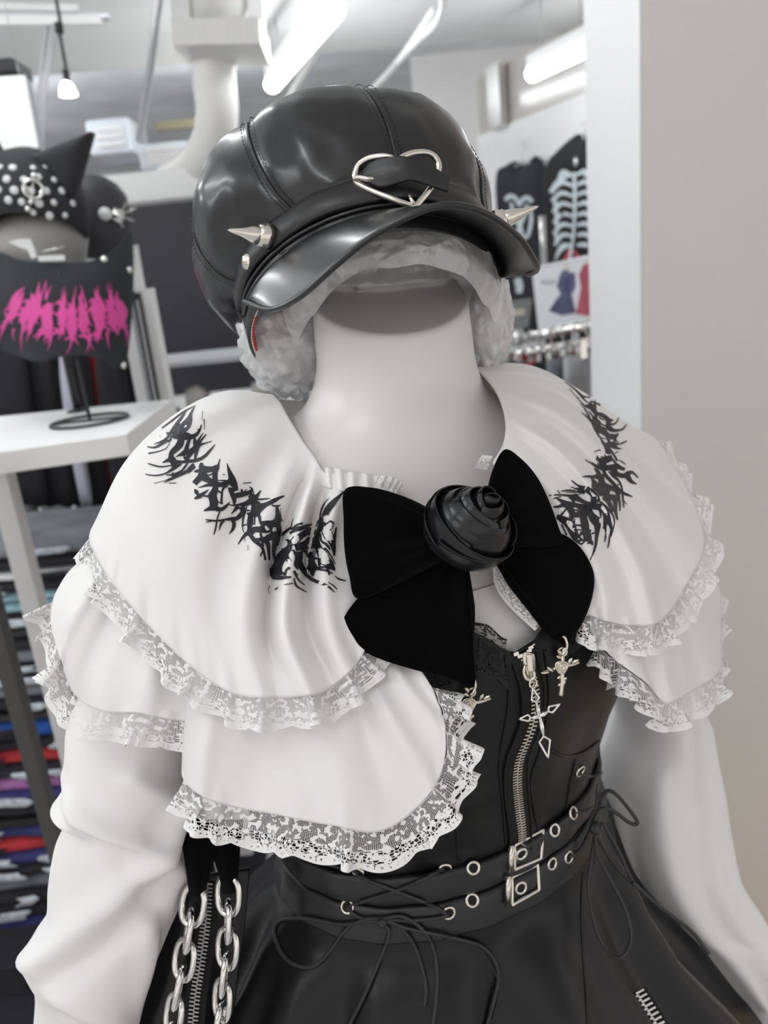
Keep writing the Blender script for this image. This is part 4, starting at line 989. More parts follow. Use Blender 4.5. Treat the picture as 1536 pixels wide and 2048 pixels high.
# sleeves: rings through the two outlines
def outline_rings(L, R, dl, dr, bulge, n=64, rows=90):
    L = cr(L, rows); R = cr(R, rows); dl = cr(np.array(dl)[:, None], rows)[:, 0]; dr = cr(np.array(dr)[:, None], rows)[:, 0]; bulge = cr(np.array(bulge)[:, None], rows)[:, 0]
    G = []
    for k in range(rows):
        a = P(*L[k], dl[k]); b = P(*R[k], dr[k]); c = (a+b)/2; h = (b-a)/2
        fwd = CAM-c; fwd = fwd-h*(fwd@h)/(h@h); fwd[2] *= .25; fwd /= np.linalg.norm(fwd)
        G.append([c+h*math.cos(t)+fwd*bulge[k]*math.sin(t) for t in np.arange(n)/n*2*math.pi])
    return np.array(G)
def sleeve_wrinkles(G, folds, seed):
    nv, nu = G.shape[:2]; c = G.mean(1, keepdims=True); d = G-c; L = np.linalg.norm(d, axis=2, keepdims=True); d = d/L
    U, Vv = np.meshgrid(np.arange(nu)/nu, np.linspace(0, 1, nv))
    amp = np.zeros((nv, nu))
    for u0, v0, u1, v1, w, a in folds:      # ridge along a segment in (u, v)
        du, dv = u1-u0, v1-v0; l2 = du*du+dv*dv
        best = np.full((nv, nu), 9.)
        for sh in (-1, 0, 1):
            t = np.clip(((U+sh-u0)*du+(Vv-v0)*dv)/l2, 0, 1)
            dist = np.sqrt((U+sh-u0-t*du)**2+(Vv-v0-t*dv)**2); best = np.minimum(best, dist)
        amp += a*np.exp(-(best/w)**2)
    for j in range(nv):
        for i in range(nu): amp[j, i] += .003*noise.noise(Vector(G[j, i])*13+Vector((seed, 0, 0)))
    return G+d*amp[..., None]
G = outline_rings([(185, 1330), (140, 1430), (136, 1490), (146, 1548), (122, 1592), (136, 1630), (110, 1690), (98, 1760), (96, 1825), (68, 1875), (51, 1918), (66, 1965), (72, 2010), (66, 2070), (60, 2160)],
                  [(400, 1330), (392, 1430), (372, 1500), (368, 1545), (372, 1600), (378, 1650), (376, 1700), (374, 1752), (358, 1810), (335, 1868), (298, 1940), (262, 2000), (235, 2040), (215, 2090), (190, 2200)],
                  [.53, .53, .53, .53, .53, .53, .535, .54, .545, .55, .555, .56, .565, .57, .58], [.54, .54, .535, .535, .535, .54, .545, .55, .555, .56, .565, .57, .575, .58, .59],
                  [.045, .045, .046, .046, .046, .046, .048, .05, .052, .054, .056, .055, .052, .05, .05], rows=120, n=80)
G = sleeve_wrinkles(G, [(.36, .22, .02, .48, .03, .006), (.30, .30, .05, .62, .025, -.005), (.45, .2, .2, .3, .03, .005), (.5, .32, .35, .30, .025, .006), (.42, .62, .1, .80, .04, .008), (.3, .75, .08, .95, .03, -.006), (.2, .15, .02, .3, .03, .006), (.48, .70, .38, .6, .03, .005), (.15, .55, .02, .9, .03, .006), (.05, .27, .36, .57, .035, .010), (.04, .37, .34, .66, .03, -.007)], 3)
grid_obj('sleeve', G, M['cloth'], blouse, cu=True)
G = outline_rings([(1225, 1340), (1245, 1440), (1215, 1520), (1200, 1600), (1215, 1700), (1260, 1790), (1330, 1860), (1395, 1930), (1440, 1990), (1470, 2060)],
                  [(1385, 1340), (1392, 1440), (1410, 1540), (1424, 1640), (1440, 1725), (1482, 1805), (1524, 1858), (1521, 1912), (1503, 1980), (1500, 2060)],
                  [.715, .725, .735, .74, .745, .75, .755, .76, .765, .77], [.72, .73, .74, .75, .755, .76, .765, .77, .775, .78],
                  [.05, .055, .06, .062, .062, .06, .055, .05, .04, .03], rows=100, n=72)
G = sleeve_wrinkles(G, [(.12, .1, .1, .75, .025, .007), (.22, .1, .24, .6, .03, -.008), (.33, .2, .3, .85, .03, .008), (.02, .4, .2, .72, .03, .006), (.15, .66, .02, .68, .02, -.006), (.4, .3, .42, .6, .03, -.005)], 8)
grid_obj('sleeve', G, M['cloth'], blouse, cu=True)
# ------------------------------------------------------------------ leather newsboy cap on a wad of clear plastic
HO = P(743, 611, .5406)
def hat_frame(yaw, pit, rol):
    cy, sy = math.cos(yaw), math.sin(yaw)
    X = np.array([cy, sy, 0.]); Y = np.array([sy, -cy, 0.]); Z = EZ
    Y2 = Y*math.cos(pit)+Z*math.sin(pit); Z2 = -Y*math.sin(pit)+Z*math.cos(pit)
    return X*math.cos(rol)+Z2*math.sin(rol), Y2, -X*math.sin(rol)+Z2*math.cos(rol)
HX, HY, HZ = hat_frame(.1722, .5929, .0197)
def H(x, y, z): return HO+HX*x+HY*y+HZ*z
def hring(th, z, dr=0.0, a=.088, b=.098):
    t = math.radians(th); return H((a+dr)*math.sin(t), (b+dr)*math.cos(t), z)
def depth(p): return float((np.asarray(p)-CAM)@VF)
def pix(p):
    v = np.asarray(p)-CAM; d = v@VF; return np.array([CX+FPX*(v@VR)/d, CY-FPX*(v@VU)/d, d])

wad = empty('plastic_wrapping', P(755, 640, .57), 'crumpled clear plastic bag stuffed under the black leather cap', 'plastic bag')
c0 = P(744, 596, .600)
blob('plastic_film', c0, [EX*.103, EY*.070, EZ*.080], M['plastic'], wad, .10, 120, 80, seed=4, push=EY)
blob('plastic_film', c0+EZ*.004, [EX*.080, EY*.05, EZ*.064], M['plastic'], wad, .16, 90, 56, seed=9, push=EY)
blob('plastic_film', P(572, 684, .580), [EX*.036, EY*.045, EZ*.043], M['plastic'], wad, .13, 80, 56, seed=14, push=EY*.8-EX*.6)
blob('plastic_film', P(968, 632, .588), [EX*.0225, EY*.045, EZ*.043], M['plastic'], wad, .13, 80, 56, seed=19, push=EY*.8+EX*.6)
# front tuck of plastic hanging over the neck cut
G = net([[(560, 600, .530), (570, 640, .535), (590, 690, .545)], [(610, 540, .492), (612, 590, .500), (622, 640, .518)], [(665, 492, .468), (664, 535, .472), (668, 578, .484)], [(730, 462, .466), (728, 505, .457), (726, 548, .464)],
         [(800, 445, .466), (800, 490, .452), (800, 534, .458)], [(865, 445, .467), (866, 490, .455), (866, 534, .462)], [(925, 465, .473), (928, 512, .466), (930, 556, .476)], [(975, 500, .485), (978, 555, .492), (970, 610, .508)], [(1005, 545, .53), (1006, 600, .535), (990, 650, .545)]], 150, 50)
for j in range(50):
    for i in range(150):
        q = Vector(PA(G[j, i])); v1 = noise.voronoi(q*42)[0]; v2 = noise.voronoi(q*100)[0]
        G[j, i, 2] += .007*min(.8, (v1[1]-v1[0])*1.4)-.0016*min(.8, (v2[1]-v2[0])*1.4)-.003
        G[j, i, 1] += 10*noise.noise(q*55)*(j/49)
grid_obj('plastic_film', PA(G), M['plastic'], wad)

cap = empty('newsboy_cap', H(0, 0, -.01), 'black leather newsboy cap with heart buckle strap and metal spikes', 'cap')
crown_prof = [(.0195, .0890, .0985, .0, 0), (.0235, .0910, .1010, 0, 0), (.034, .0965, .1065, -.003, -.003), (.052, .1030, .1125, -.005, -.006), (.073, .1040, .1120, -.007, -.008), (.094, .098, .105, -.009, -.010),
              (.107, .084, .085, -.010, -.012), (.118, .062, .060, -.010, -.013), (.124, .034, .032, -.009, -.013), (.126, .002, .002, -.008, -.013)]
CP = cr(crown_prof, 56)
SEAMS = [9+45*k for k in range(9)]
def crown_pt(th, j, puff=1.0):
    z, a, b, ox, oy = CP[j]; t = math.radians(th)
    f = ((th-SEAMS[0]) % 45)/45
    s = j/(len(CP)-1)
    pf = .0032*math.sin(math.pi*f)**.8*math.sin(math.pi*min(1, s*1.15))**.7*puff
    # the back and the left hang lower and fuller
    back = max(0, -math.cos(t)); left = max(0, -math.sin(t))
    full = 1+.06*back+.015*left*(1 if s < .6 else .5)
    zz = z-.018*(back**1.5)*math.sin(math.pi*min(1, s*1.2))-.006*left*math.sin(math.pi*min(1, s*1.4))
    p = H(ox+(a*full+pf)*math.sin(t), oy+(b*full+pf)*math.cos(t), zz+pf*.6)
    return p
crown_objs = []
for k in range(8):
    G = np.array([[crown_pt(SEAMS[k]+45*i/27, j) for i in range(28)] for j in range(len(CP))])
    nv, nu = G.shape[:2]; c = H(-.006, -.01, .03)
    for j in range(nv):
        s = j/(nv-1)
        for i in range(nu):
            d = G[j, i]-c; d /= np.linalg.norm(d); q = Vector(G[j, i])
            e = math.sin(math.pi*i/(nu-1))**.5
            w = .0034*noise.noise(q*22+Vector((k, 0, 0)))+.0013*noise.noise(q*55)+.0007*(1-abs(noise.noise(q*38+Vector((9, k, 0))))*3)+.0014*math.sin((i/nu)*19+k)*math.exp(-s*9)
            w += .0014*math.sin(j*.55)*math.exp(-min(i, nu-1-i)*.5)*(.2+abs(noise.noise(q*20)))
            G[j, i] = G[j, i]+d*w*(e if s > .03 else e*.2)
    crown_objs.append(grid_obj('crown_panel', G, M['hatleather'], cap))
for k in range(8):
    path = np.array([crown_pt(SEAMS[k], j) for j in range(1, len(CP)-1)])
    c = H(0, -.01, .03); up = path-c; up /= np.linalg.norm(up, axis=1)[:, None]
    tube('seam_piping', path+up*.0004, .0011, M['strap'], cap, 6)
    # stitches beside each seam
    vs, fs = [], []
    for sd in (-1, 1):
        for j in range(2, len(CP)-4):
            rr = CP[j][1]; dth = math.degrees(.0035/max(rr, .02))
            a = crown_pt(SEAMS[k]+sd*dth, j); b = crown_pt(SEAMS[k]+sd*dth, j+1); b = a+(b-a)*.6
            n_ = a-c; n_ /= np.linalg.norm(n_)
            v, f = tube_geo([a+n_*.0016, b+n_*.0016], .00032, 4, base=len(vs)); vs += v; fs += f
    tag(mesh_obj('stitching', vs, fs, M['thread'], cap), kind='stuff')
# head band
ths = np.arange(180)*2
G = np.array([[hring(t, z, dr) for t in ths] for z, dr in ((-.014, -.001), (-.013, .0006), (-.004, .0012), (.004, .0015), (.012, .0015), (.0195, .0018), (.021, -.001))])
band = grid_obj('band', G, M['hatleather'], cap, cu=True)
G = np.array([[hring(t, z, dr) for t in np.linspace(-135, -66, 40)] for z, dr in ((-.014, -.0015), (-.012, -.0035), (.01, -.004), (.02, -.004))])
grid_obj('lining', G, M['redstripe'], cap)
for k in range(12):
    t = -100+k*2.2
    tube('lining_stripe', [hring(t, z, -.0032) for z in (-.0135, -.006, .004, .014)], .0009, M['red'], cap, 5, label='red lining stripe')
for zz, rr in ((-.004, .0016), (.0022, .0014)):
    tube('band_piping', [hring(t, zz, .0022) for t in np.linspace(-82, 82, 90)], rr, M['hatleather'], cap, 6)
# buckled strap
ts = np.linspace(-84, 100, 120)
sec = ((.0045, .0030), (.0055, .0046), (.012, .0050), (.0195, .0048), (.021, .0032))
G = np.array([[hring(t, z-(.003 if t < -70 else 0)*((-70-t)/14 if t < -70 else 0), dr+.0006*math.sin(t*.19)) for t in ts] for z, dr in sec])
strap = grid_obj('strap', G, M['strap'], cap, solid=.0016)
bvS = bvh_of([strap, band]+crown_objs)
# peak (visor)
att = [hring(t, -.003, .001) for t in np.linspace(-76, 79, 13)]
edge = np.array([(489, 603, .478), (542, 619, .452), (600, 594, .428), (668, 534, .408), (735, 479, .396), (800, 441, .391), (868, 414, .390), (930, 413, .394), (988, 436, .404), (1038, 476, .420), (1066, 516, .438), (1074, 538, .452), (1058, 549, .468)])
nb = 120
A_ = cr(np.array(att), nb); E_ = PA(cr(edge, nb))
rows = []
for j in range(22):
    v = j/21; t = np.linspace(-1, 1, nb)[:, None]
    lift = HZ[None, :]*(.0012+.0075*np.clip(-t, 0, 1))*math.sin(math.pi*v**.8)*(1-np.abs(t)**3)
    rows.append(A_+(E_-A_)*v+lift)
G = np.array(rows)
peak = grid_obj('peak', G, M['hatleather'], cap, solid=.0024)
tube('peak_piping', G[-1], .0019, M['hatleather'], peak, 8)
vs, fs = [], []
for off in (0.93,):
    pth = A_+(E_-A_)*off+HZ[None, :]*.0008
    pth = lin(pth, 160)
    for i in range(0, 158):
        v, f = tube_geo([pth[i]+HZ*.0013, pth[i]*.45+pth[i+1]*.55+HZ*.0013], .0003, 4, base=len(vs)); vs += v; fs += f
tag(mesh_obj('stitching', vs, fs, M['thread'], peak), kind='stuff')
# spikes
def spike(x, y, tx, ty, dd, L=None):
    p, n_ = hit(bvS, x, y, 0.0)
    if p is None: p = P(x, y, .50)
    tip = P(tx, ty, depth(p)+dd); ax = tip-p; L = np.linalg.norm(ax); ax /= L; R = .0062
    sp = lathe('spike', [(0, .006), (R*.86, .006), (R*.9, .0075), (R*.78, .011), (R*.42, L*.66), (R*.16, L*.94), (0, L)], p, ax, M['nickel'], cap, 28)
    lathe('spike_collar', [(0, -.001), (R*1.25, -.001), (R*1.3, .0025), (R*1.1, .0045), (R*1.1, .0062), (R*.8, .0072)], p, ax, M['nickel'], sp, 28)
spike(538, 474, 455, 460, -.012)
spike(992, 446, 1078, 412, -.006)
p, n_ = hit(bvS, 494, 523, .0005)
lathe('rivet', [(0, .0025), (.003, .0022), (.0052, .0008), (.0055, -.001)], p, n_, M['nickel'], cap, 24)
# heart buckle
hp = [(796, 320), (769, 313), (738, 317), (716, 332), (709.5, 352), (714, 365), (728, 374), (752, 385), (775, 394), (803, 405), (829, 412), (842, 400), (856, 383), (869, 362), (877, 340), (876, 324), (866, 311), (848, 305), (824, 307), (806, 314)]
hd = depth(hit(bvS, 795, 372)[0])
def hdep(x): return hd-.0085+.00011*abs(x-790)*.9
path = PA(cr([(x, y, hdep(x)) for x, y in hp], 110, closed=True))
buckle = tube('heart_buckle', path, .00185, M['nickel'], cap, 12, True, label='silver heart-shaped buckle')
tube('prong', PA(cr([(707, 357, hdep(707)-.003), (718, 355, hdep(715)-.004), (738, 358, hdep(735)-.0035), (754, 356, hdep(750)+.0005)], 24)), .0014, M['nickel'], buckle, 10)
tube('prong', PA(cr([(817, 388, hdep(817)+.003), (821, 397, hdep(817)-.001), (829, 408, hdep(829)-.0025)], 14)), [.0006]*3+[.0010]*11, M['nickel'], buckle, 8)
G = net([[(727, 342, .0012), (728, 350, .0005), (729, 360, .0012)], [(756, 319, -.0010), (757, 345, -.0016), (760, 375, -.0008)], [(788, 313, -.003), (789, 340, -.0036), (790, 369, -.002)], [(818, 316, -.0035), (819, 338, -.004), (820, 361, -.003)],
         [(850, 328, -.001), (850, 348, -.0015), (850, 369, -.0005)], [(876, 341, .0010), (876, 359, .0010), (874, 377, .0015)], [(899, 357, .002), (898, 370, .002), (896, 384, .0022)]], 60, 16)
G[..., 2] += hd-.0055
grid_obj('strap_tongue', PA(G), M['strap'], cap, solid=.0018)
# ------------------------------------------------------------------ velvet bow with satin rose and rose-cross charms
bow = empty('bow_brooch', P(940, 1060, .468), 'large black velvet bow brooch with a satin rose and two silver rose crosses', 'bow')
def fan(name, K, out, thick, mat_, parent, pleats=(), n=90, m=34, edge=.0012):
    O = cr(out, n); K = np.asarray(K, float)
    Fv = []
    for j in range(m):
        v = .02+.98*j/(m-1)
        base = K+(O-K)*v
        t = np.linspace(0, 1, n); e = np.sqrt(np.clip(np.sin(math.pi*t), 0, 1))
        th = thick*math.sin(math.pi*(v**.75)*.93)**.9*e+edge
        pl = sum(A*np.exp(-((t-u0)/w)**2) for u0, w, A in pleats)*(math.sin(math.pi*min(1, v*.9+.05))) if len(pleats) else 0
        fr = base.copy(); fr[:, 2] -= th*.62+pl
        bk = base.copy(); bk[:, 2] += th*.38-pl*.3
        Fv.append(np.concatenate([fr, bk[::-1]]))
    W = PA(np.array(Fv)); nv, nu = W.shape[:2]
    faces = grid_faces(nv, nu, True)
    for i in range(n-1):                # close the outer rim
        b = (nv-1)*nu; faces.append((b+i, b+i+1, b+nu-2-i, b+nu-1-i))
    return mesh_obj(name, W.reshape(-1, 3), faces, mat_, parent)
fan('bow_tail', (930, 1085, .463), [(905, 1085, .462), (800, 1130, .458), (716, 1196, .455), (681, 1256, .453), (706, 1290, .452), (760, 1318, .452), (830, 1340, .454), (900, 1357, .457), (948, 1373, .460), (947, 1290, .461), (949, 1205, .462), (925, 1122, .463)], .010, M['velvet'], bow,
    [(.55, .06, .003), (.7, .05, -.002), (.4, .05, .002)])
fan('bow_tail', (960, 1075, .468), [(985, 1060, .468), (1060, 1058, .472), (1120, 1066, .478), (1160, 1094, .484), (1186, 1140, .489), (1187, 1182, .491), (1172, 1232, .492), (1142, 1282, .491), (1128, 1290, .490), (1092, 1266, .486), (1058, 1224, .481), (1018, 1172, .475), (985, 1115, .469)], .009, M['velvet'], bow,
    [(.4, .06, .002), (.6, .05, -.002)])
fan('bow_loop', (930, 1068, .456), [(905, 1045, .455), (850, 1012, .451), (800, 990, .449), (742, 975, .449), (690, 979, .451), (687, 1040, .449), (689, 1100, .449), (698, 1150, .450), (717, 1198, .452), (800, 1165, .453), (880, 1125, .455), (922, 1110, .457)], .016, M['velvet'], bow,
    [(.35, .05, .003), (.5, .05, -.003), (.62, .05, .003)])
fan('bow_loop', (960, 1050, .462), [(968, 1005, .461), (985, 940, .462), (1009, 899, .464), (1042, 917, .466), (1075, 955, .468), (1100, 1006, .471), (1118, 1056, .475), (1126, 1085, .478), (1080, 1095, .474), (1010, 1090, .466), (975, 1080, .463)], .014, M['velvet'], bow,
    [(.4, .06, .003), (.6, .05, -.002)])
# rose: overlapping satin petals round a bud
RC = P(946, 1044, .446); RR = .0262
view = CAM-RC; view /= np.linalg.norm(view)
RA = view*.62+VR*.42+VU*.60; RA /= np.linalg.norm(RA)
ra = np.cross(RA, VU); ra /= np.linalg.norm(ra); rb = np.cross(RA, ra)
rose = lathe('satin_rose', [(0, -.024), (.012, -.022), (.02, -.014), (.0225, -.004), (.021, .006), (.014, .013), (.006, .017), (0, .0175)], RC, RA, M['satin'], bow, 32, label='black satin rose')
# (r scale, bottom, top height, start angle, span)
pet = [(1.00, -.024, -.001, 200, 190), (1.02, -.022, -.001, 20, 200), (.97, -.014, .005, 140, 190), (.95, -.012, .006, 290, 190), (.87, -.006, .0105, 60, 200), (.82, -.003, .012, 230, 190),
       (.72, .002, .0155, 330, 200), (.62, .006, .018, 110, 210), (.50, .009, .0205, 250, 220), (.38, .012, .0225, 40, 230), (.27, .014, .0242, 200, 250), (.16, .016, .0255, 0, 300)]
for rs, h0, h1, a0, sp in pet:
    Gp = []
    nu, nv = 44, 16
    for j in range(nv):
        v = j/(nv-1); row = []
        for i in range(nu):
            u = i/(nu-1); ang = math.radians(a0+sp*u)
            htop = h1-.0045*(1-math.sin(math.pi*u)**.6)-.006*(u-.4)
            h = h0+(htop-h0)*v
            bulge = math.sqrt(max(0.0, 1-(h/.030)**2))
            r = RR*rs*(bulge if rs > .9 else (.55+.45*math.cos(v*1.15)))
            r += .0012*u*(1 if rs > .3 else .5)+.0009*math.sin(v*math.pi)+.0007*math.sin(u*9+rs*20)*v
            if v > .86: r += .0009*(v-.86)/.14; h -= .0011*((v-.86)/.14)**2
            if rs > .9 and h < -.016: r *= .55+.45*(h+.026)/.010
            row.append(RC+RA*h+r*(ra*math.cos(ang)+rb*math.sin(ang)))
        Gp.append(row)
    grid_obj('petal', np.array(Gp), M['satin'], rose, solid=.0007)
# rose-cross charms hanging from the tail tips
def charm(top, mid, bot, left, right, d, dl, dr, parent):
    ch = empty('rose_cross_charm', P(*mid, d)); attach(ch, parent)
    m = M['antique']
    hk = [(top[0]-4, top[1]+24), (top[0]+3, top[1]+16), (top[0]+6, top[1]+4), (top[0]+2, top[1]-10), (top[0]-3, top[1]-13)]
    tube('hook', PA(cr([(x, y, d-.001) for x, y in hk], 24)), .0009, m, ch, 8)
    torus('ring', P(top[0]-3, top[1]+18, d), view, .0026, .0007, m, ch, 18, 6)
    t0 = (top[0]-3, top[1]+26)
    tube('stem', PA(cr([(*t0, d), ((t0[0]+mid[0])/2+1, (t0[1]+mid[1])/2, d-.001), (*mid, d-.001), ((mid[0]+bot[0])/2+2, (mid[1]+bot[1])/2, d-.0008), (*bot, d)], 30)), np.linspace(.0013, .0017, 30), m, ch, 8)
    tube('crossbar', PA(cr([(*left, dl), ((left[0]+mid[0])/2, (left[1]+mid[1])/2+2, (dl+d)/2-.001), (*mid, d-.001), ((right[0]+mid[0])/2, (right[1]+mid[1])/2+2, (dr+d)/2-.001), (*right, dr)], 30)), np.r_[np.linspace(.0008, .0015, 15), np.linspace(.0015, .0008, 15)], m, ch, 8)
    c = P(mid[0], mid[1]+3, d-.0022); s = .0036
    vs, fs = [], []
    for k in range(3):
        R = s*(1-.3*k)
        pth = [c+view*(.0008*k)+R*(VR*math.cos(a)+VU*math.sin(a))*(1+.12*math.sin(3*a+k)) for a in np.arange(24)/24*2*math.pi]
        v, f = tube_geo(pth, .0008, 6, True, len(vs)); vs += v; fs += f
    mesh_obj('rose', vs, fs, m, ch)
    lathe('rose_heart', [(0, .0016), (.0016, .0012), (.0034, 0), (.0030, -.001)], c, view, m, ch, 16)
    # leaves
    def leaf(p, q, w):
        p, q = P(*p, d-.001), P(*q, d-.0016); dirv = q-p; L = np.linalg.norm(dirv); dirv /= L; sd = np.cross(view, dirv)
        Gl = []
        for t in np.linspace(0, 1, 8):
            ww = w*math.sin(math.pi*min(1, t*.95+.03))**.8
            Gl.append([p+dirv*L*t+sd*ww*s_+view*(.0007*(1-abs(s_))) for s_ in (-1, -.5, 0, .5, 1)])
        grid_obj('leaf', np.array(Gl), m, ch, solid=.0005)
    lx, ly = left; rx, ry = right; mx, my = mid; bx, by = bot
    for p, q in (((lx+22, ly), (lx+10, ly-9)), ((lx+14, ly+1), (lx-2, ly+3)), ((rx-22, ry+2), (rx-14, ry-9)), ((rx-14, ry+1), (rx-1, ry-6)), ((mx, my-22), (mx-8, my-31)), ((mx+1, my-26), (mx+9, my-36)), ((mx-1, my-14), (mx-10, my-19)),
                 ((mx+2, my+20), (mx-9, my+26)), ((mx+2, my+30), (mx+10, my+24)), ((mx+1, my+36), (mx-7, my+40)), ((bx+3, by-20), (bx+9, by-30))):
        leaf(p, q, .0011)
    return ch
charm((1128, 1286), (1123, 1331), (1121, 1391), (1084, 1343), (1158, 1325), .486, .490, .488, bow)
charm((945, 1366), (938, 1406), (935, 1460), (905, 1412), (981, 1397), .470, .474, .470, bow)
# ------------------------------------------------------------------ black corset dress
dress = empty('corset_dress', B(0, 0, -.8), 'black leather corset dress with zipped front, two buckled belts and flared skirt', 'dress')
DR = [(-.15, .158, .118, .115, .0), (-.175, .163, .124, .12, .0), (-.21, .169, .129, .122, 0), (-.245, .170, .128, .122, 0), (-.28, .162, .120, .115, 0), (-.31, .150, .111, .108, 0), (-.34, .141, .105, .102, 0), (-.365, .138, .103, .10, 0), (-.385, .140, .105, .102, 0), (-.402, .146, .109, .106, 0)]
OX = .006
def drow(z):
    zs = [r[0] for r in DR][::-1]; return [float(np.interp(z, zs, [r[k] for r in DR][::-1])) for k in (1, 2, 3)]
_drs = cr(DR, 200); _zs = _drs[::-1, 0]
def dpt(al, z, dr=0.0):
    """point on the bodice: angle al (deg, 0 front), height z, dr outwards"""
    a, b, bb = (float(np.interp(z, _zs, _drs[::-1, k])) for k in (1, 2, 3))
    t = math.radians(al); s, c = math.sin(t), math.cos(t)
    return B(OX+(a+dr)*s, ((b if c > 0 else bb)+dr)*c, z)
def neckline(al):
    al = (al+180) % 360-180
    base = -.160-.006*math.cos(math.radians(al*2))
    return base-.017*math.exp(-((al-1)/7.5)**2)+.004*math.sin(al*.35)
NA = 180
als = np.arange(NA)*2.0-180
rows = []
for j in range(60):
    v = j/59; row = []
    for al in als:
        zt = neckline(al); z = zt+(-.402-zt)*v
        w = .0012*noise.noise(Vector((al*.06, z*40, 1)))+(.0018*math.sin(al*.25)*math.exp(-((z+.30)/.05)**2))
        row.append(dpt(al, z, w))
    rows.append(row)
bodice = grid_obj('bodice', np.array(rows), M['dress'], dress, cu=True)
bvB = bvh_of([bodice])
# raised panel seams
def on_bodice(pts, off): return hits(bvB, cr(pts, 60), off)
for pts in ([(1090, 1300), (1098, 1400), (1080, 1500), (1062, 1560), (1068, 1620), (1078, 1660)], [(1010, 1310), (1018, 1400), (1000, 1520), (1005, 1600), (1012, 1690)],
            [(1100, 1500), (1130, 1512), (1165, 1505), (1200, 1480)], [(905, 1560), (912, 1640), (918, 1720)], [(1150, 1520), (1138, 1580), (1130, 1640), (1120, 1700), (1118, 1755)]):
    tube('panel_seam', on_bodice(pts, .0004), .0011, M['dress'], dress, 6)
# belts
def belt(z0, z1, a0, a1, name='belt'):
    al = np.linspace(a0, a1, 150); h = z0-z1
    sec = [(z0, .0006), (z0-.001, .0034), (z0-.003, .0044), ((z0+z1)/2, .0046), (z1+.003, .0044), (z1+.001, .0034), (z1, .0006)]
    G = np.array([[dpt(a, z, dr+.0006*math.sin(a*.4)) for a in al] for z, dr in sec])
    return grid_obj(name, G, M['strap'], dress, solid=.001)
belt1 = belt(-.347, -.3715, -120, 120); belt2 = belt(-.3735, -.400, -120, 120)
# lacing panels either side (vertical straps carrying eyelets)
# skirt
SK = cr([(-.396, .1465, .110, .107, 0), (-.412, .153, .115, .112, 0), (-.43, .172, .127, .125, 0), (-.46, .192, .146, .15, 0), (-.50, .220, .170, .18, 0), (-.56, .258, .205, .22, 0), (-.64, .30, .245, .26, 0), (-.74, .35, .285, .30, 0)], 70)
rows = []
for j, (z, a, b, bb, _) in enumerate(SK):
    v = j/69; row = []
    for al in np.arange(240)*1.5-180:
        t = math.radians(al); s, c = math.sin(t), math.cos(t)
        f = smooth01(v*2.2)*(.010*math.sin(t*9+1.0+.8*math.sin(t*2))+.006*math.sin(t*17+2))*(.35+.65*v)*1.5
        f += .0035*v**.3*noise.noise(Vector((t*3, z*12, 4)))
        lf = float(np.interp(-z, [.40, .43, .46, .50, .56, .64], [1, .89, .81, .80, .88, .95])) if s > 0 else 1.0
        lf = 1-(1-lf)*smooth01(max(0.0, s)*1.4)
        row.append(B(OX+(a*lf+f)*s, ((b if c > 0 else bb)+f)*c*(1 if c > 0 else lf), z))
    rows.append(row)
skirt = grid_obj('skirt', np.array(rows), M['skirt'], dress, cu=True)
bvD = bvh_of([bodice, belt1, belt2, skirt])
def seam_line(name, pts, r=.0009, off=.0003, m=None, n=60): return tube(name, hits(bvD, cr(pts, n), off), r, m or M['skirt'], dress, 6)
seam_line('skirt_seam', [(1166, 1745), (1163, 1800), (1166, 1900), (1172, 2000), (1176, 2060)])
seam_line('pocket_stitching', [(905, 1872), (940, 1885), (970, 1910), (992, 1950), (996, 1990), (985, 2040)], .0006, m=M['thread'])
# eyelets
def eyelet(x, y, R=.0046, r=.0011, bv=bvD, m=None):
    p, n_ = hit(bv, x, y, .0006)
    if p is None: return
    e = torus('eyelet', p, n_, R, r, m or M['nickel'], dress, 24, 8)
    lathe('eyelet_hole', [(0, 0), (R*.8, 0)], p+n_*.0001, n_, M['tape'], e, 16)
for x, y in ((946, 1735), (944, 1800), (1042, 1707), (1041, 1775), (1108, 1660), (1103, 1727), (1136, 1714)): eyelet(x, y, .0041, .00115)
for x, y in ((879, 1648), (890, 1737), (897, 1825), (695, 1813), (717, 1743), (1159, 1542), (1145, 1626)): eyelet(x, y, .0042, .0011)
# buckles
def buckle_frame(corners, bar_, lift):
    c = [P(x, y, depth(hit(bvD, x, y)[0])-lift) for x, y in corners]
    pth = np.concatenate([lin([c[i], c[(i+1) % 4]], 8)[:-1] for i in range(4)])
    bk = tube('belt_buckle', pth, .0014, M['nickel'], dress, 8, True, label='silver square belt buckle')
    q = [P(x, y, depth(hit(bvD, x, y)[0])-lift-.0012) for x, y in bar_]
    tube('roller', q, .0022, M['nickel'], bk, 10)
buckle_frame([(1030, 1690), (1086, 1659), (1082, 1716), (1029, 1739)], [(1023, 1690), (1021, 1742)], .003)
buckle_frame([(1024, 1754), (1075, 1729), (1078, 1779), (1024, 1810)], [(1017, 1752), (1015, 1811)], .003)
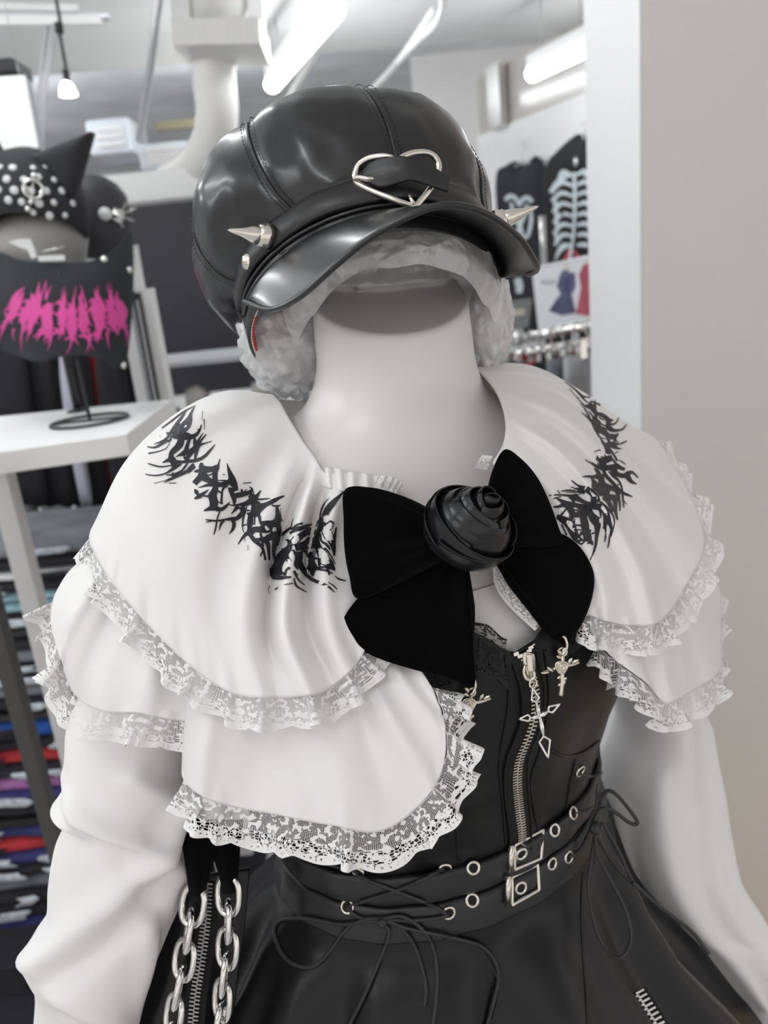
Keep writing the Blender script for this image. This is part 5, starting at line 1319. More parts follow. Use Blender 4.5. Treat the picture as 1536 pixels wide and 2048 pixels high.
# front zip
ZP = [(1044, 1300), (1052, 1330), (1062, 1365), (1066, 1400), (1062, 1440), (1050, 1475), (1036, 1510), (1031, 1545), (1032, 1580), (1036, 1620), (1040, 1655), (1040, 1688)]
zpx = cr(ZP, 140)
cen = hits(bvD, zpx, .0)
tn = np.gradient(cen, axis=0); tn /= np.linalg.norm(tn, axis=1)[:, None]
nn = np.array([(hit(bvD, *q)[1] if hit(bvD, *q)[1] is not None else view) for q in zpx])
ker = np.ones(21)/21
nn = np.stack([np.convolve(np.pad(nn[:, k], 10, 'edge'), ker, 'valid') for k in range(3)], 1); nn /= np.linalg.norm(nn, axis=1)[:, None]
sd = np.cross(tn, nn); sd /= np.linalg.norm(sd, axis=1)[:, None]
zipper = grid_obj('zipper', np.stack([cen+sd*s_*.0095+nn*h_ for s_, h_ in ((-1, .0004), (-.9, .0012), (0, .0014), (.9, .0012), (1, .0004))], 0), M['tape'], dress, label='front zip with silver teeth')
def teeth(name, cen, sd, nn, tn, step, hw, m, parent, gap=0.0, hl=None):
    s = np.r_[0, np.cumsum(np.linalg.norm(np.diff(cen, axis=0), axis=1))]; vs, fs = [], []
    k = 0; t = 0
    while t < s[-1]:
        q = [np.array([np.interp(t, s, A[:, i]) for i in range(3)]) for A in (cen, sd, nn, tn)]
        sg = 1 if k % 2 else -1
        v, f = box_geo(q[0]+q[1]*sg*(hw*.78+gap)+q[2]*.0022, q[1]*hw, q[3]*(hl or step*.34), q[2]*.0009, len(vs)); vs += v; fs += f
        t += step/2 if True else step; k += 1
    return tag(mesh_obj(name, vs, fs, m, parent, smooth=False, bevel=.0002), kind='stuff')
teeth('zip_teeth', cen, sd, nn, tn, .0027, .0019, M['antique'], zipper, hl=.00062)
for s_ in (-1, 1):
    tube('zip_cord', cen+sd*s_*.0086+nn*.0012, .0011, M['dress'], zipper, 6)
# open zip ends above the slider
for pts in ([(1010, 1290), (1020, 1297), (1030, 1306), (1040, 1312)], [(1064, 1288), (1060, 1298), (1056, 1308)]):
    vs, fs = [], []
    hp_ = hits(bvD, cr(pts, 5 if len(pts) > 3 else 4), .003)
    for q in hp_:
        v, f = box_geo(q, VR*.0016+VU*.0006, VU*.0011-VR*.0003, view*.0012, len(vs)); vs += v; fs += f
    tag(mesh_obj('zip_teeth', vs, fs, M['nickel'], zipper, smooth=False, bevel=.0003), kind='stuff')
# slider and its cross
zd = min(depth(hit(bvD, 1056, 1350)[0]), depth(hit(bvD, 1060, 1385)[0]))-.005
G = net([[(1035, 1312, .0025), (1037, 1322, .0025), (1041, 1336, .0025), (1043, 1348, .0025), (1046, 1355, .0025)], [(1052, 1304, .0), (1052, 1322, -.001), (1054, 1336, -.001), (1055, 1350, 0), (1056, 1362, .001)], [(1067, 1307, .0025), (1069, 1322, .0025), (1069, 1336, .0025), (1068, 1350, .0025), (1066, 1357, .0025)]], 20, 24)
G[..., 2] += zd
slider = grid_obj('zip_slider', PA(G), M['antique'], dress, solid=.002, label='silver zip slider with cross pull')
bar('slider_bridge', P(1058, 1309, zd-.0035), P(1061, 1343, zd-.0035), .0035, .002, M['antique'], slider, .0006, up=view)
tube('pull_loop', PA(cr([(1050, 1330, zd-.002), (1047, 1345, zd-.003), (1052, 1356, zd-.003), (1060, 1360, zd-.003), (1068, 1354, zd-.003), (1067, 1342, zd-.003)], 24)), .0011, M['antique'], slider, 8)
torus('pull_ring', P(1066, 1367, zd-.0025), view*.8+VR*.5, .0028, .0008, M['antique'], slider, 18, 6, xdir=VU)
cd = zd-.003
ctr = np.array([1079, 1433.])
def spear(tip, w, waist, mlen):
    tip = np.array(tip, float); dv = tip-ctr; L = np.linalg.norm(dv); dv /= L; sv = np.array([-dv[1], dv[0]])
    a = ctr+dv*mlen; b = ctr+dv*(mlen+(L-mlen)*.22)
    pts = [a, b+sv*w, tip, b-sv*w]
    arm = [ctr, ctr+dv*mlen*.3+sv*waist, ctr+dv*mlen*.55, a]
    return pts, arm
pull = None
for tip, w, wa, ml in (((1065, 1376), 8, 3, 30), ((1038, 1438), 6.5, 3, 18), ((1119, 1408), 7, 3, 20), ((1096, 1516), 11, 4, 40)):
    pts, arm = spear(tip, w, wa, ml)
    loop = PA([(x, y, cd) for x, y in pts]); loop = np.concatenate([lin([loop[i], loop[(i+1) % 4]], 8)[:-1] for i in range(4)])
    o = tube('cross_pull', loop, .0008, M['chrome'], slider, 6, True)
    armp = PA([(x, y, cd) for x, y in arm])
    tube('cross_arm', lin([armp[0], armp[-1]], 10), np.r_[np.linspace(.0010, .0018, 5), np.linspace(.0018, .0007, 5)], M['chrome'], o, 6)
# cords: lacing at the waist
def cord(name, pts, off=.0022, n=70, d=None, r=.00145):
    px = cr([q[:2] for q in pts], n)
    if d is None: w = hits(bvD, px, off)
    else: w = PA(np.c_[px, cr(np.array([q[2] for q in pts])[:, None], n)])
    return tube(name, w, r, M['cord'], dress, 8)
def c5(p): return [(300+x*.4557, 1600+y*.4557) for x, y in p]
def c6(p): return [(900+x*.41406, 1450+y*.41406) for x, y in p]
for p in ([(1290, 300), (1200, 345), (1100, 390), (950, 440), (870, 465)], [(1300, 500), (1245, 465), (1080, 400), (930, 340), (905, 315)], [(1310, 508), (1230, 522), (1120, 528), (1020, 520)], [(866, 470), (900, 505), (950, 520), (1015, 525)], [(905, 312), (830, 295), (730, 268), (640, 235)], [(1270, 108), (1190, 165), (1100, 220)]):
    cord('lacing', c5(p))
for p in ([(1010, 528), (900, 540), (830, 545), (720, 525), (640, 518), (570, 530), (545, 580), (570, 660), (620, 715), (690, 735), (740, 715), (800, 650), (850, 580), (900, 540), (960, 520), (1020, 520)],
          [(1020, 520), (1100, 510), (1170, 545), (1220, 600), (1250, 680), (1260, 780), (1255, 880), (1240, 1000)], [(1025, 528), (1060, 535), (1110, 570), (1160, 640), (1195, 740), (1212, 830), (1205, 900)],
          [(1022, 535), (1050, 590), (1000, 720), (940, 860), (870, 1000)], [(1035, 530), (1120, 560), (1210, 580), (1350, 610), (1450, 640), (1510, 700), (1530, 780), (1510, 880), (1475, 1000)]):
    cord('lacing_bow', c5(p), .003, 110)
lathe('lacing_knot', [(0, -.004), (.003, -.003), (.0042, 0), (.003, .003), (0, .004)], hit(bvD, *c5([(1022, 524)])[0], .003)[0], VU+VR*.4, M['cord'], dress, 12)
sdp = depth(hit(bvD, 1180, 1650)[0])-.004 if hit(bvD, 1180, 1650)[0] is not None else .64
for p, dd in (([(700, 490), (712, 430), (735, 350), (765, 318), (805, 338), (860, 400), (903, 462), (895, 480), (860, 468), (810, 430), (760, 403), (722, 412), (700, 460)], (-.01, -.02, -.02)),
          ([(700, 495), (738, 478), (775, 540), (815, 610), (850, 690), (880, 758), (850, 735), (800, 680), (745, 600), (700, 520)], (-.01, -.015, -.01)),
          ([(700, 515), (710, 620), (760, 720), (830, 850), (868, 960), (872, 1040), (850, 1100), (810, 1125), (760, 1095), (710, 1000), (680, 880), (668, 760), (685, 640), (698, 540)], (-.012, -.05, -.012)),
          ([(880, 760), (1000, 868), (1100, 945), (1180, 1012), (1250, 1105)], (-.02, -.02, -.03))):
    q = c6(p); k = len(q)
    dz = np.interp(np.linspace(0, 1, k), [0, .5, 1], dd)
    cord('lacing_bow', [(x, y, sdp+z) for (x, y), z in zip(q, dz)], d=1, n=110)
lathe('lacing_knot', [(0, -.005), (.0035, -.004), (.0048, 0), (.0035, .004), (0, .005)], P(*c6([(702, 498)])[0], sdp-.012), VU, M['cord'], dress, 12)
for p in ([(625, 235), (665, 246), (700, 244), (735, 225)], [(600, 425), (640, 420), (690, 400)], [(575, 640), (630, 600), (680, 500), (700, 400), (705, 290)], [(690, 420), (650, 500), (610, 560)]):
    cord('lacing', c6(p))
# black lace edging at the top of the bodice, left and right of the zip
for a0, a1, sgn in ((-46, -5, 1), (6, 40, 1)):
    al = np.linspace(a0, a1, 90); rws = []; uvs = []
    for j in range(8):
        v = j/7
        rws.append([dpt(a, neckline(a)+.010*v*(1-.25*(1-abs(math.sin(a*.55)))), .001+.0025*math.sin(a*1.1)*v+.002*v) for a in al]); uvs.append(np.stack([(al-a0)*.22, np.full(90, v)], 1))
    grid_obj('lace_edging', np.array(rws), M['blacklace'], dress, uv=np.array(uvs))
for a0, a1 in ((-40, -6), (8, 36)):
    al = np.linspace(a0, a1, 90); rws = []; uvs = []
    for j in range(8):
        v = j/7
        rws.append([dpt(a, neckline(a)-.002-.026*v*(1-.15*(1-abs(math.sin(a*.4)))), .0015+.002*math.sin(a*.9)*v+.001*v) for a in al]); uvs.append(np.stack([(al-a0)*.16, np.full(90, v)], 1))
    grid_obj('lace_edging', np.array(rws), M['blacklace'], dress, uv=np.array(uvs))
# side zip on the skirt flare (right)
def surf_zip(pts, m, hw=.0024, step=.0028):
    px = cr(pts, 80); c_ = hits(bvD, px, .001); t_ = np.gradient(c_, axis=0); t_ /= np.linalg.norm(t_, axis=1)[:, None]
    n_ = np.array([view]*80); s_ = np.cross(t_, n_); s_ /= np.linalg.norm(s_, axis=1)[:, None]
    z = grid_obj('zipper', np.stack([c_-s_*.008, c_+n_*.0012, c_+s_*.008], 0), M['tape'], dress)
    teeth('zip_teeth', c_, s_, n_, t_, step, hw, m, z, hl=step*.22)
surf_zip([(1272, 1982), (1290, 2010), (1312, 2045), (1330, 2080)], M['chrome'], .0036, .0042)
# flap with a zip behind the chain
G = net([[(330, 1790, .60), (290, 1880, .60), (250, 1970, .60), (215, 2080, .60), (200, 2180, .6)], [(385, 1750, .592), (360, 1850, .588), (335, 1960, .585), (310, 2060, .58), (300, 2180, .58)], [(430, 1745, .590), (415, 1850, .585), (400, 1960, .58), (390, 2060, .575), (385, 2180, .57)], [(500, 1735, .600), (490, 1850, .595), (475, 1960, .59), (465, 2060, .585), (460, 2180, .58)]], 50, 50)
G[..., 2] += .004*np.sin(np.linspace(0, 16, 50))[None, :]*np.linspace(.2, 1, 50)[:, None]
flap = grid_obj('skirt_flap', PA(G), M['skirt'], dress, solid=.002)
bvD = bvh_of([flap])
surf_zip([(418, 1765), (414, 1840), (402, 1930), (393, 1990), (386, 2070)], M['darkteeth'], .0022, .0027)
# fabric tab and chains
G = net([[(358, 1640, .520), (366, 1690, .520), (374, 1740, .522), (380, 1785, .525), (384, 1800, .53)], [(395, 1640, .514), (396, 1690, .514), (397, 1740, .516), (397, 1785, .520), (396, 1802, .528)], [(440, 1640, .516), (438, 1680, .516), (428, 1720, .518), (412, 1770, .522), (406, 1798, .53)]], 24, 40)
tab = grid_obj('strap_tab', PA(G), M['velvet'], dress, solid=.002)
G = net([[(410, 1640, .519), (418, 1680, .519), (432, 1725, .521), (443, 1765, .525), (446, 1785, .53)], [(450, 1640, .516), (452, 1690, .516), (456, 1735, .518), (459, 1768, .522), (459, 1786, .528)], [(486, 1640, .520), (480, 1690, .520), (477, 1735, .522), (473, 1766, .525), (470, 1784, .53)]], 24, 40)
tab2 = grid_obj('strap_tab', PA(G), M['velvet'], dress, solid=.002)
def link_mesh():
    hl, hw = .0128, .0082; pts = []
    for k in range(40):
        t = 2*math.pi*k/40; x, y = hw*math.cos(t), hl*math.sin(t)
        ex = 2/2.6
        pts.append((hw*math.copysign(abs(math.cos(t))**ex, math.cos(t)), 0, hl*math.copysign(abs(math.sin(t))**ex, math.sin(t))))
    v, f = tube_geo(pts, .0022, 10, True)
    o = mesh_obj('chain_link', v, f, M['chrome']); return o
proto = link_mesh(); first = True
for seq, ph in (([(386, 1812), (377, 1862), (369, 1920), (358, 1975), (348, 2030), (340, 2085)], 0), ([(457, 1791), (456, 1843), (455, 1897), (449, 1949), (445, 2000), (442, 2048), (440, 2098)], 0)):
    for k, (x, y) in enumerate(seq):
        o = proto if first else proto.copy()
        if not first: COL.objects.link(o)
        first = False
        a = P(*seq[max(0, k-1)], .524); b = P(*seq[min(len(seq)-1, k+1)], .524); zz = a-b; zz /= np.linalg.norm(zz)
        yaw_ = math.radians((12 if k % 2 == 0 else 62)*(1 if ph == 0 else -1)+6*k)
        n0 = view-zz*(view@zz); n0 /= np.linalg.norm(n0); s0 = np.cross(n0, zz)
        yv = n0*math.cos(yaw_)+s0*math.sin(yaw_); xv = np.cross(yv, zz)
        mt = Matrix.Identity(4); c_ = P(x, y, .524)
        for i in range(3): mt[i][0], mt[i][1], mt[i][2], mt[i][3] = xv[i], yv[i], zz[i], c_[i]-dress.location[i]
        o.parent = dress; o.matrix_local = mt
# ------------------------------------------------------------------ black spiky lettering printed on the collar
# strokes: points and widths in units of an enlarged view of each stretch of print
PA_ = [([(775, 115), (715, 220), (690, 310), (640, 400), (560, 480)], [4, 22, 60, 100, 90]), ([(725, 325), (690, 320)], [6, 30]), ([(780, 105), (600, 200), (430, 330), (270, 450)], [4, 14, 16, 10]), ([(640, 190), (560, 300), (480, 400), (400, 520), (330, 620), (150, 695)], [6, 30, 24, 26, 22, 6]),
  ([(560, 380), (520, 470), (470, 560), (440, 600)], [40, 70, 60, 30]), ([(600, 440), (590, 520), (570, 600), (540, 700), (500, 730)], [60, 60, 60, 70, 60]), ([(450, 590), (560, 585), (680, 585), (780, 550), (840, 470), (868, 390)], [30, 60, 55, 40, 22, 8]), ([(890, 190), (878, 330)], [5, 5]), ([(908, 310), (912, 465)], [10, 6]),
  ([(600, 550), (640, 545), (700, 570), (760, 600)], [30, 50, 45, 20]), ([(690, 600), (660, 680), (640, 760), (640, 860)], [30, 36, 46, 90]), ([(550, 620), (520, 720), (450, 790), (410, 840), (410, 920)], [50, 70, 60, 50, 60]), ([(760, 600), (770, 680), (800, 740), (790, 830), (770, 950)], [24, 50, 60, 36, 20]), ([(895, 515), (840, 600), (790, 690)], [6, 20, 30]), ([(940, 540), (860, 640), (820, 700)], [10, 24, 40]), ([(1030, 650), (900, 690), (830, 710), (780, 760)], [6, 16, 50, 40]),
  ([(640, 870), (690, 830), (740, 780), (790, 740)], [90, 70, 60, 60]), ([(370, 880), (420, 930), (450, 990), (460, 1050)], [20, 80, 70, 60]), ([(275, 980), (350, 945), (410, 930)], [6, 36, 60]), ([(440, 960), (560, 970), (680, 955), (770, 950), (900, 900), (1000, 800), (1080, 700)], [50, 30, 34, 36, 34, 26, 6]), ([(640, 880), (650, 930), (690, 960)], [80, 50, 30]),
  ([(340, 530), (400, 530), (450, 480)], [22, 30, 30]), ([(330, 640), (390, 640), (420, 560)], [30, 22, 16]), ([(50, 735), (160, 745), (250, 700), (330, 640)], [10, 18, 28, 40]), ([(65, 835), (200, 810), (330, 760), (390, 670)], [14, 10, 8, 5]), ([(60, 992), (170, 1025), (270, 1040), (440, 1015)], [12, 18, 16, 10]), ([(20, 1155), (170, 1175), (330, 1140), (450, 1060), (560, 1000)], [10, 14, 16, 40, 20]),
  ([(145, 1295), (300, 1255), (430, 1200)], [4, 6, 8]), ([(300, 1285), (420, 1220), (540, 1160), (640, 1120), (720, 1040), (760, 1000)], [6, 30, 40, 34, 40, 24]), ([(330, 1165), (420, 1165), (560, 1110), (620, 1040), (670, 970)], [10, 20, 22, 24, 16]), ([(370, 1292), (485, 1292)], [8, 8]), ([(670, 1145), (720, 1080), (780, 1040)], [8, 40, 20]), ([(430, 1130), (440, 1210)], [20, 30]), ([(480, 890), (600, 800), (640, 740)], [10, 24, 14]), ([(500, 880), (540, 860), (620, 850)], [8, 24, 40]), ([(470, 760), (520, 700), (560, 640)], [40, 60, 50]),
  ([(250, 570), (240, 575)], [10, 14]), ([(610, 500), (630, 500)], [20, 14]), ([(800, 470), (840, 460)], [8, 14])]
PB_ = [([(390, 0), (370, 70), (350, 130), (320, 190)], [8, 16, 40, 50]), ([(110, 60), (110, 130), (170, 160), (280, 155), (350, 120)], [30, 70, 70, 60, 50]), ([(0, 200), (60, 180), (130, 180)], [20, 30, 60]), ([(110, 200), (90, 280), (40, 330), (0, 380)], [60, 70, 60, 60]), ([(160, 190), (140, 270), (230, 330), (300, 350)], [50, 90, 60, 50]), ([(315, 180), (310, 280), (320, 380), (310, 470), (270, 560), (290, 660), (280, 750)], [60, 54, 56, 60, 90, 90, 80]), ([(60, 440), (130, 420), (240, 390), (310, 390), (420, 390), (520, 350), (560, 320)], [6, 16, 40, 60, 50, 60, 90]),
  ([(495, 65), (520, 170), (560, 290), (590, 390), (640, 470)], [6, 34, 70, 80, 20]), ([(140, 790), (210, 765), (290, 740), (380, 770), (460, 720), (520, 650)], [10, 40, 70, 44, 34, 6]), ([(130, 565), (200, 570), (250, 560)], [10, 24, 60]), ([(0, 610), (80, 570), (150, 520), (215, 470)], [16, 50, 30, 6]), ([(0, 500), (30, 500), (60, 560)], [50, 40, 30]), ([(350, 480), (380, 510), (410, 520), (400, 600), (400, 690)], [20, 16, 22, 22, 26]), ([(410, 520), (430, 450), (490, 400)], [16, 24, 30]), ([(320, 660), (380, 660)], [16, 10]),
  ([(500, 440), (540, 470), (560, 540), (580, 620), (585, 690)], [16, 60, 44, 34, 14]), ([(540, 470), (620, 460)], [50, 30]), ([(560, 560), (650, 545), (760, 525), (840, 500), (870, 460), (820, 410)], [40, 60, 50, 50, 30, 6]), ([(700, 450), (710, 520)], [14, 40]), ([(785, 450), (730, 510)], [6, 24]), ([(900, 500), (900, 550)], [10, 16]), ([(830, 550), (880, 590), (920, 640)], [50, 80, 60]), ([(1025, 480), (980, 540), (930, 620), (910, 720), (910, 830)], [6, 30, 60, 50, 60]), ([(870, 560), (960, 555)], [30, 10]), ([(610, 590), (600, 660), (575, 720)], [20, 14, 6]),
  ([(500, 690), (580, 700), (680, 690), (780, 680), (870, 640)], [12, 12, 30, 60, 80]), ([(540, 835), (600, 770), (650, 710)], [6, 30, 60]), ([(700, 720), (740, 800), (690, 860), (620, 920)], [60, 80, 60, 44]), ([(165, 925), (250, 935), (330, 940), (440, 920), (540, 910), (620, 910)], [12, 20, 24, 20, 40, 50]), ([(170, 965), (250, 945)], [8, 14]), ([(370, 800), (330, 920), (310, 1040), (280, 1150)], [14, 16, 18, 12]), ([(440, 940), (390, 980), (360, 1085)], [14, 30, 6]), ([(560, 920), (590, 990), (570, 1070), (515, 1145)], [40, 44, 36, 8]),
  ([(750, 850), (740, 960), (740, 1060), (765, 1130)], [30, 20, 12, 6]), ([(795, 700), (790, 780)], [14, 10]), ([(800, 790), (870, 790)], [20, 10]), ([(800, 830), (850, 850), (910, 840), (960, 800), (1020, 740), (1100, 700), (1180, 660), (1260, 600), (1350, 550)], [10, 50, 90, 90, 80, 44, 44, 30, 16]), ([(970, 620), (1070, 615), (1165, 605)], [20, 16, 8]), ([(940, 640), (1000, 700)], [20, 60]), ([(870, 850), (860, 960), (850, 1060), (850, 1130)], [60, 70, 44, 60]), ([(720, 1020), (840, 1000), (920, 990)], [14, 14, 16]),
  ([(990, 760), (960, 830), (1000, 880), (1010, 960)], [70, 60, 30, 24]), ([(1180, 710), (1250, 710), (1290, 690)], [14, 22, 8]), ([(1240, 720), (1250, 800), (1260, 880), (1240, 940), (1180, 980), (1100, 980), (1000, 970)], [20, 44, 70, 80, 80, 60, 20]), ([(1290, 740), (1300, 860)], [5, 5]), ([(1270, 900), (1330, 925)], [40, 8]), ([(1130, 1000), (1090, 1060), (1010, 1080), (930, 1080), (860, 1120)], [80, 90, 70, 60, 80]), ([(1240, 960), (1270, 1060), (1270, 1150), (1240, 1260)], [70, 50, 56, 60]), ([(930, 890), (930, 1010)], [12, 12]), ([(1010, 990), (1060, 1040)], [14, 30]), ([(670, 1310), (730, 1220), (800, 1150), (860, 1130)], [8, 24, 40, 70]), ([(860, 1160), (930, 1250), (1010, 1340), (1040, 1440), (1060, 1536)], [40, 50, 30, 24, 20]),
  ([(1010, 1130), (1015, 1230), (1030, 1330)], [14, 30, 16]), ([(920, 1230), (1030, 1230), (1120, 1190), (1200, 1150), (1260, 1130)], [20, 50, 70, 80, 50]), ([(1060, 1230), (1100, 1300), (1110, 1420), (1120, 1536)], [50, 50, 26, 16]), ([(1170, 1170), (1140, 1060), (1110, 1010)], [30, 20, 40]), ([(1190, 1200), (1200, 1300), (1190, 1420), (1200, 1536)], [24, 60, 40, 20]), ([(1240, 1230), (1240, 1330), (1230, 1430), (1200, 1536)], [50, 40, 20, 10]), ([(1030, 1370), (985, 1480)], [12, 14]), ([(770, 1190), (785, 1260)], [12, 6]), ([(830, 1320), (830, 1400)], [6, 6]), ([(1280, 1195), (1380, 1130), (1500, 1040)], [10, 30, 16]), ([(720, 365), (850, 350)], [8, 12]), ([(420, 240), (465, 245)], [8, 8]), ([(160, 210), (210, 250), (300, 220)], [10, 14, 14]), ([(360, 330), (450, 330), (510, 350)], [8, 16, 20])]
PC_ = [([(280, 810), (370, 760), (490, 665)], [10, 34, 20]), ([(415, 850), (470, 870), (470, 960), (400, 1040), (330, 1150), (290, 1260), (310, 1400)], [10, 40, 44, 90, 110, 100, 80]), ([(360, 980), (400, 1030)], [10, 50]), ([(280, 1090), (350, 1050)], [16, 24]), ([(280, 1135), (340, 1100)], [14, 20]), ([(470, 1000), (430, 1080), (450, 1180)], [30, 40, 40]), ([(150, 1350), (200, 1330), (260, 1330)], [110, 90, 60]), ([(155, 1400), (250, 1425), (380, 1430), (465, 1415)], [40, 50, 40, 10]), ([(170, 1300), (200, 1230), (270, 1170)], [60, 40, 40]), ([(370, 1340), (400, 1390), (420, 1320), (460, 1270)], [16, 24, 20, 20]), ([(250, 1615), (300, 1580)], [12, 16]), ([(390, 1540), (480, 1510)], [8, 14]), ([(125, 1540), (170, 1680)], [6, 8]),
  ([(640, 585), (560, 640), (500, 700)], [14, 16, 14]), ([(820, 600), (690, 620), (580, 670), (500, 740)], [10, 26, 24, 14]), ([(755, 640), (640, 670), (520, 740)], [8, 18, 14]), ([(500, 990), (520, 890), (590, 800), (690, 720), (800, 680), (880, 620), (930, 540)], [60, 60, 60, 70, 50, 30, 10]), ([(490, 760), (500, 720)], [20, 20]), ([(1075, 215), (1000, 300), (960, 400), (945, 500), (930, 600)], [5, 10, 16, 16, 16]), ([(1015, 290), (960, 420), (950, 540)], [6, 8, 10]), ([(1300, 80), (1200, 200), (1110, 310), (1050, 400), (1010, 450), (970, 490)], [8, 30, 60, 70, 44, 8]), ([(1130, 360), (1080, 360)], [8, 40]), ([(1075, 465), (1030, 440)], [10, 44]),
  ([(960, 500), (960, 600), (930, 700), (905, 800), (910, 900), (930, 980)], [40, 50, 40, 44, 44, 70]), ([(1040, 605), (980, 590)], [8, 40]), ([(1110, 560), (1060, 640), (1020, 690), (1050, 780), (1090, 880), (1115, 1000), (1120, 1090)], [30, 80, 90, 90, 70, 44, 20]), ([(1150, 650), (1130, 780), (1130, 900)], [14, 30, 14]), ([(880, 690), (830, 760), (820, 850), (740, 830), (690, 880), (600, 940), (520, 970)], [24, 60, 90, 60, 50, 90, 70]), ([(720, 770), (780, 720), (830, 690)], [16, 16, 20]), ([(820, 860), (870, 900), (800, 960), (720, 980)], [60, 44, 40, 50]), ([(710, 890), (760, 930)], [20, 16]), ([(560, 950), (590, 1050), (580, 1150), (600, 1250), (690, 1360), (800, 1440), (920, 1500), (1030, 1560), (1125, 1650)], [90, 70, 60, 70, 54, 44, 34, 26, 8]),
  ([(640, 950), (720, 1020), (780, 1110), (790, 1200), (840, 1290)], [80, 80, 100, 110, 110]), ([(920, 1135), (850, 1130), (800, 1140)], [8, 40, 80]), ([(700, 1080), (740, 1170)], [14, 16]), ([(830, 1280), (830, 1350), (835, 1405)], [80, 50, 14]), ([(840, 1270), (940, 1300), (1030, 1330), (1100, 1370)], [60, 24, 20, 8]), ([(900, 1270), (1000, 1270), (1080, 1290), (1135, 1310)], [20, 24, 24, 20]), ([(930, 990), (970, 1080), (990, 1160), (1060, 1220), (1130, 1310)], [80, 90, 110, 80, 20]), ([(930, 1130), (930, 1250)], [30, 24]), ([(1030, 1220), (1030, 1310), (1050, 1390)], [20, 24, 14]), ([(800, 1080), (870, 1010)], [12, 10]), ([(840, 1100), (890, 1030)], [8, 8]), ([(850, 960), (910, 1010)], [16, 24]), ([(950, 760), (960, 860), (1020, 920), (1060, 1000)], [16, 16, 30, 16]), ([(1000, 970), (1050, 1060), (1100, 1150), (1140, 1220)], [20, 16, 14, 8]),
  ([(500, 1000), (530, 1110), (520, 1230), (560, 1300)], [20, 16, 30, 10]), ([(500, 1320), (550, 1430), (610, 1500), (670, 1540)], [30, 20, 18, 8]), ([(500, 1430), (530, 1540), (610, 1600), (705, 1650)], [12, 26, 18, 10]), ([(510, 1350), (565, 1380)], [24, 10]), ([(1130, 1400), (1200, 1450), (1310, 1477)], [6, 20, 12]), ([(1035, 1500), (1120, 1560), (1165, 1610)], [8, 14, 10]), ([(530, 515), (510, 600), (495, 690)], [5, 8, 12]), ([(680, 1290), (740, 1265)], [16, 12])]
PD_ = [([(80, 50), (200, 140), (320, 240), (420, 340), (540, 400)], [4, 10, 16, 34, 90]), ([(170, 190), (330, 380)], [4, 6]), ([(310, 330), (420, 480), (500, 520), (600, 520)], [5, 10, 40, 100]), ([(380, 240), (480, 280), (560, 310)], [6, 20, 10]), ([(500, 330), (600, 390), (700, 400), (800, 470), (890, 520)], [20, 36, 16, 10, 6]), ([(560, 400), (640, 460), (720, 500), (790, 530), (860, 545), (905, 525)], [50, 40, 36, 40, 24, 10]), ([(650, 400), (670, 450), (760, 500)], [10, 12, 24]), ([(740, 540), (800, 600), (900, 620), (1000, 595)], [10, 12, 12, 8]), ([(560, 430), (600, 500), (640, 600), (680, 660), (780, 680), (870, 740), (930, 790), (1010, 785)], [50, 120, 60, 50, 50, 50, 60, 6]),
  ([(370, 460), (460, 580), (520, 700), (580, 790)], [5, 7, 14, 20]), ([(440, 540), (520, 640), (560, 760)], [5, 8, 14]), ([(400, 640), (520, 740), (590, 800), (680, 830), (720, 900)], [4, 14, 40, 100, 100]), ([(540, 610), (600, 700), (650, 780)], [10, 16, 40]), ([(660, 690), (660, 770), (700, 830)], [34, 60, 80]), ([(720, 720), (780, 760), (850, 790)], [10, 16, 8]), ([(920, 780), (910, 840), (960, 870), (1050, 840), (1115, 735)], [60, 70, 30, 20, 12]), ([(740, 830), (820, 880), (880, 890)], [8, 16, 24]), ([(880, 880), (940, 950), (1030, 985), (1150, 970), (1210, 930), (1265, 865)], [24, 70, 40, 26, 24, 12]), ([(840, 940), (900, 950)], [16, 40]), ([(590, 830), (660, 960), (710, 1060), (780, 1160), (830, 1250)], [10, 30, 14, 10, 20]), ([(720, 900), (740, 970), (820, 1000), (890, 1080), (980, 1100), (1050, 1090), (1100, 1030)], [80, 110, 80, 50, 80, 60, 6]),
  ([(780, 960), (830, 920)], [40, 20]), ([(820, 990), (900, 1030), (930, 1060)], [30, 10, 6]), ([(910, 1100), (920, 1200), (960, 1250), (1030, 1300), (1100, 1330), (1155, 1330)], [60, 20, 90, 50, 24, 16]), ([(1030, 1100), (1030, 1240), (1040, 1300)], [40, 16, 24]), ([(1040, 1140), (1110, 1240)], [12, 8]), ([(850, 1235), (960, 1240), (1110, 1250), (1180, 1220), (1260, 1180)], [16, 60, 14, 24, 14]), ([(700, 1060), (760, 1120), (870, 1150)], [10, 14, 8]), ([(770, 1180), (860, 1290), (900, 1420)], [8, 40, 60]), ([(880, 1290), (960, 1370), (1040, 1500), (1080, 1570)], [30, 20, 26, 20]), ([(920, 1380), (930, 1440)], [30, 40]), ([(625, 1400), (720, 1355), (760, 1365)], [8, 14, 8]), ([(1030, 1420), (1090, 1395)], [12, 14]),
  ([(460, 1545), (560, 1610), (680, 1680)], [4, 8, 14]), ([(690, 1460), (710, 1530), (800, 1560), (900, 1530), (980, 1500)], [8, 40, 90, 90, 70]), ([(760, 1475), (860, 1510)], [8, 30]), ([(830, 1440), (880, 1510)], [8, 30]), ([(660, 1525), (710, 1530)], [8, 20]), ([(790, 1580), (790, 1660), (720, 1700)], [90, 80, 60]), ([(570, 1590), (680, 1650), (760, 1640)], [8, 20, 20]), ([(700, 1590), (720, 1640)], [8, 20]), ([(840, 1640), (860, 1690), (960, 1680), (1060, 1670), (1140, 1700), (1220, 1728)], [50, 60, 70, 60, 50, 40]), ([(980, 1530), (1060, 1620), (1120, 1650)], [24, 20, 14]), ([(1100, 1550), (1180, 1590), (1240, 1640)], [8, 14, 6])]
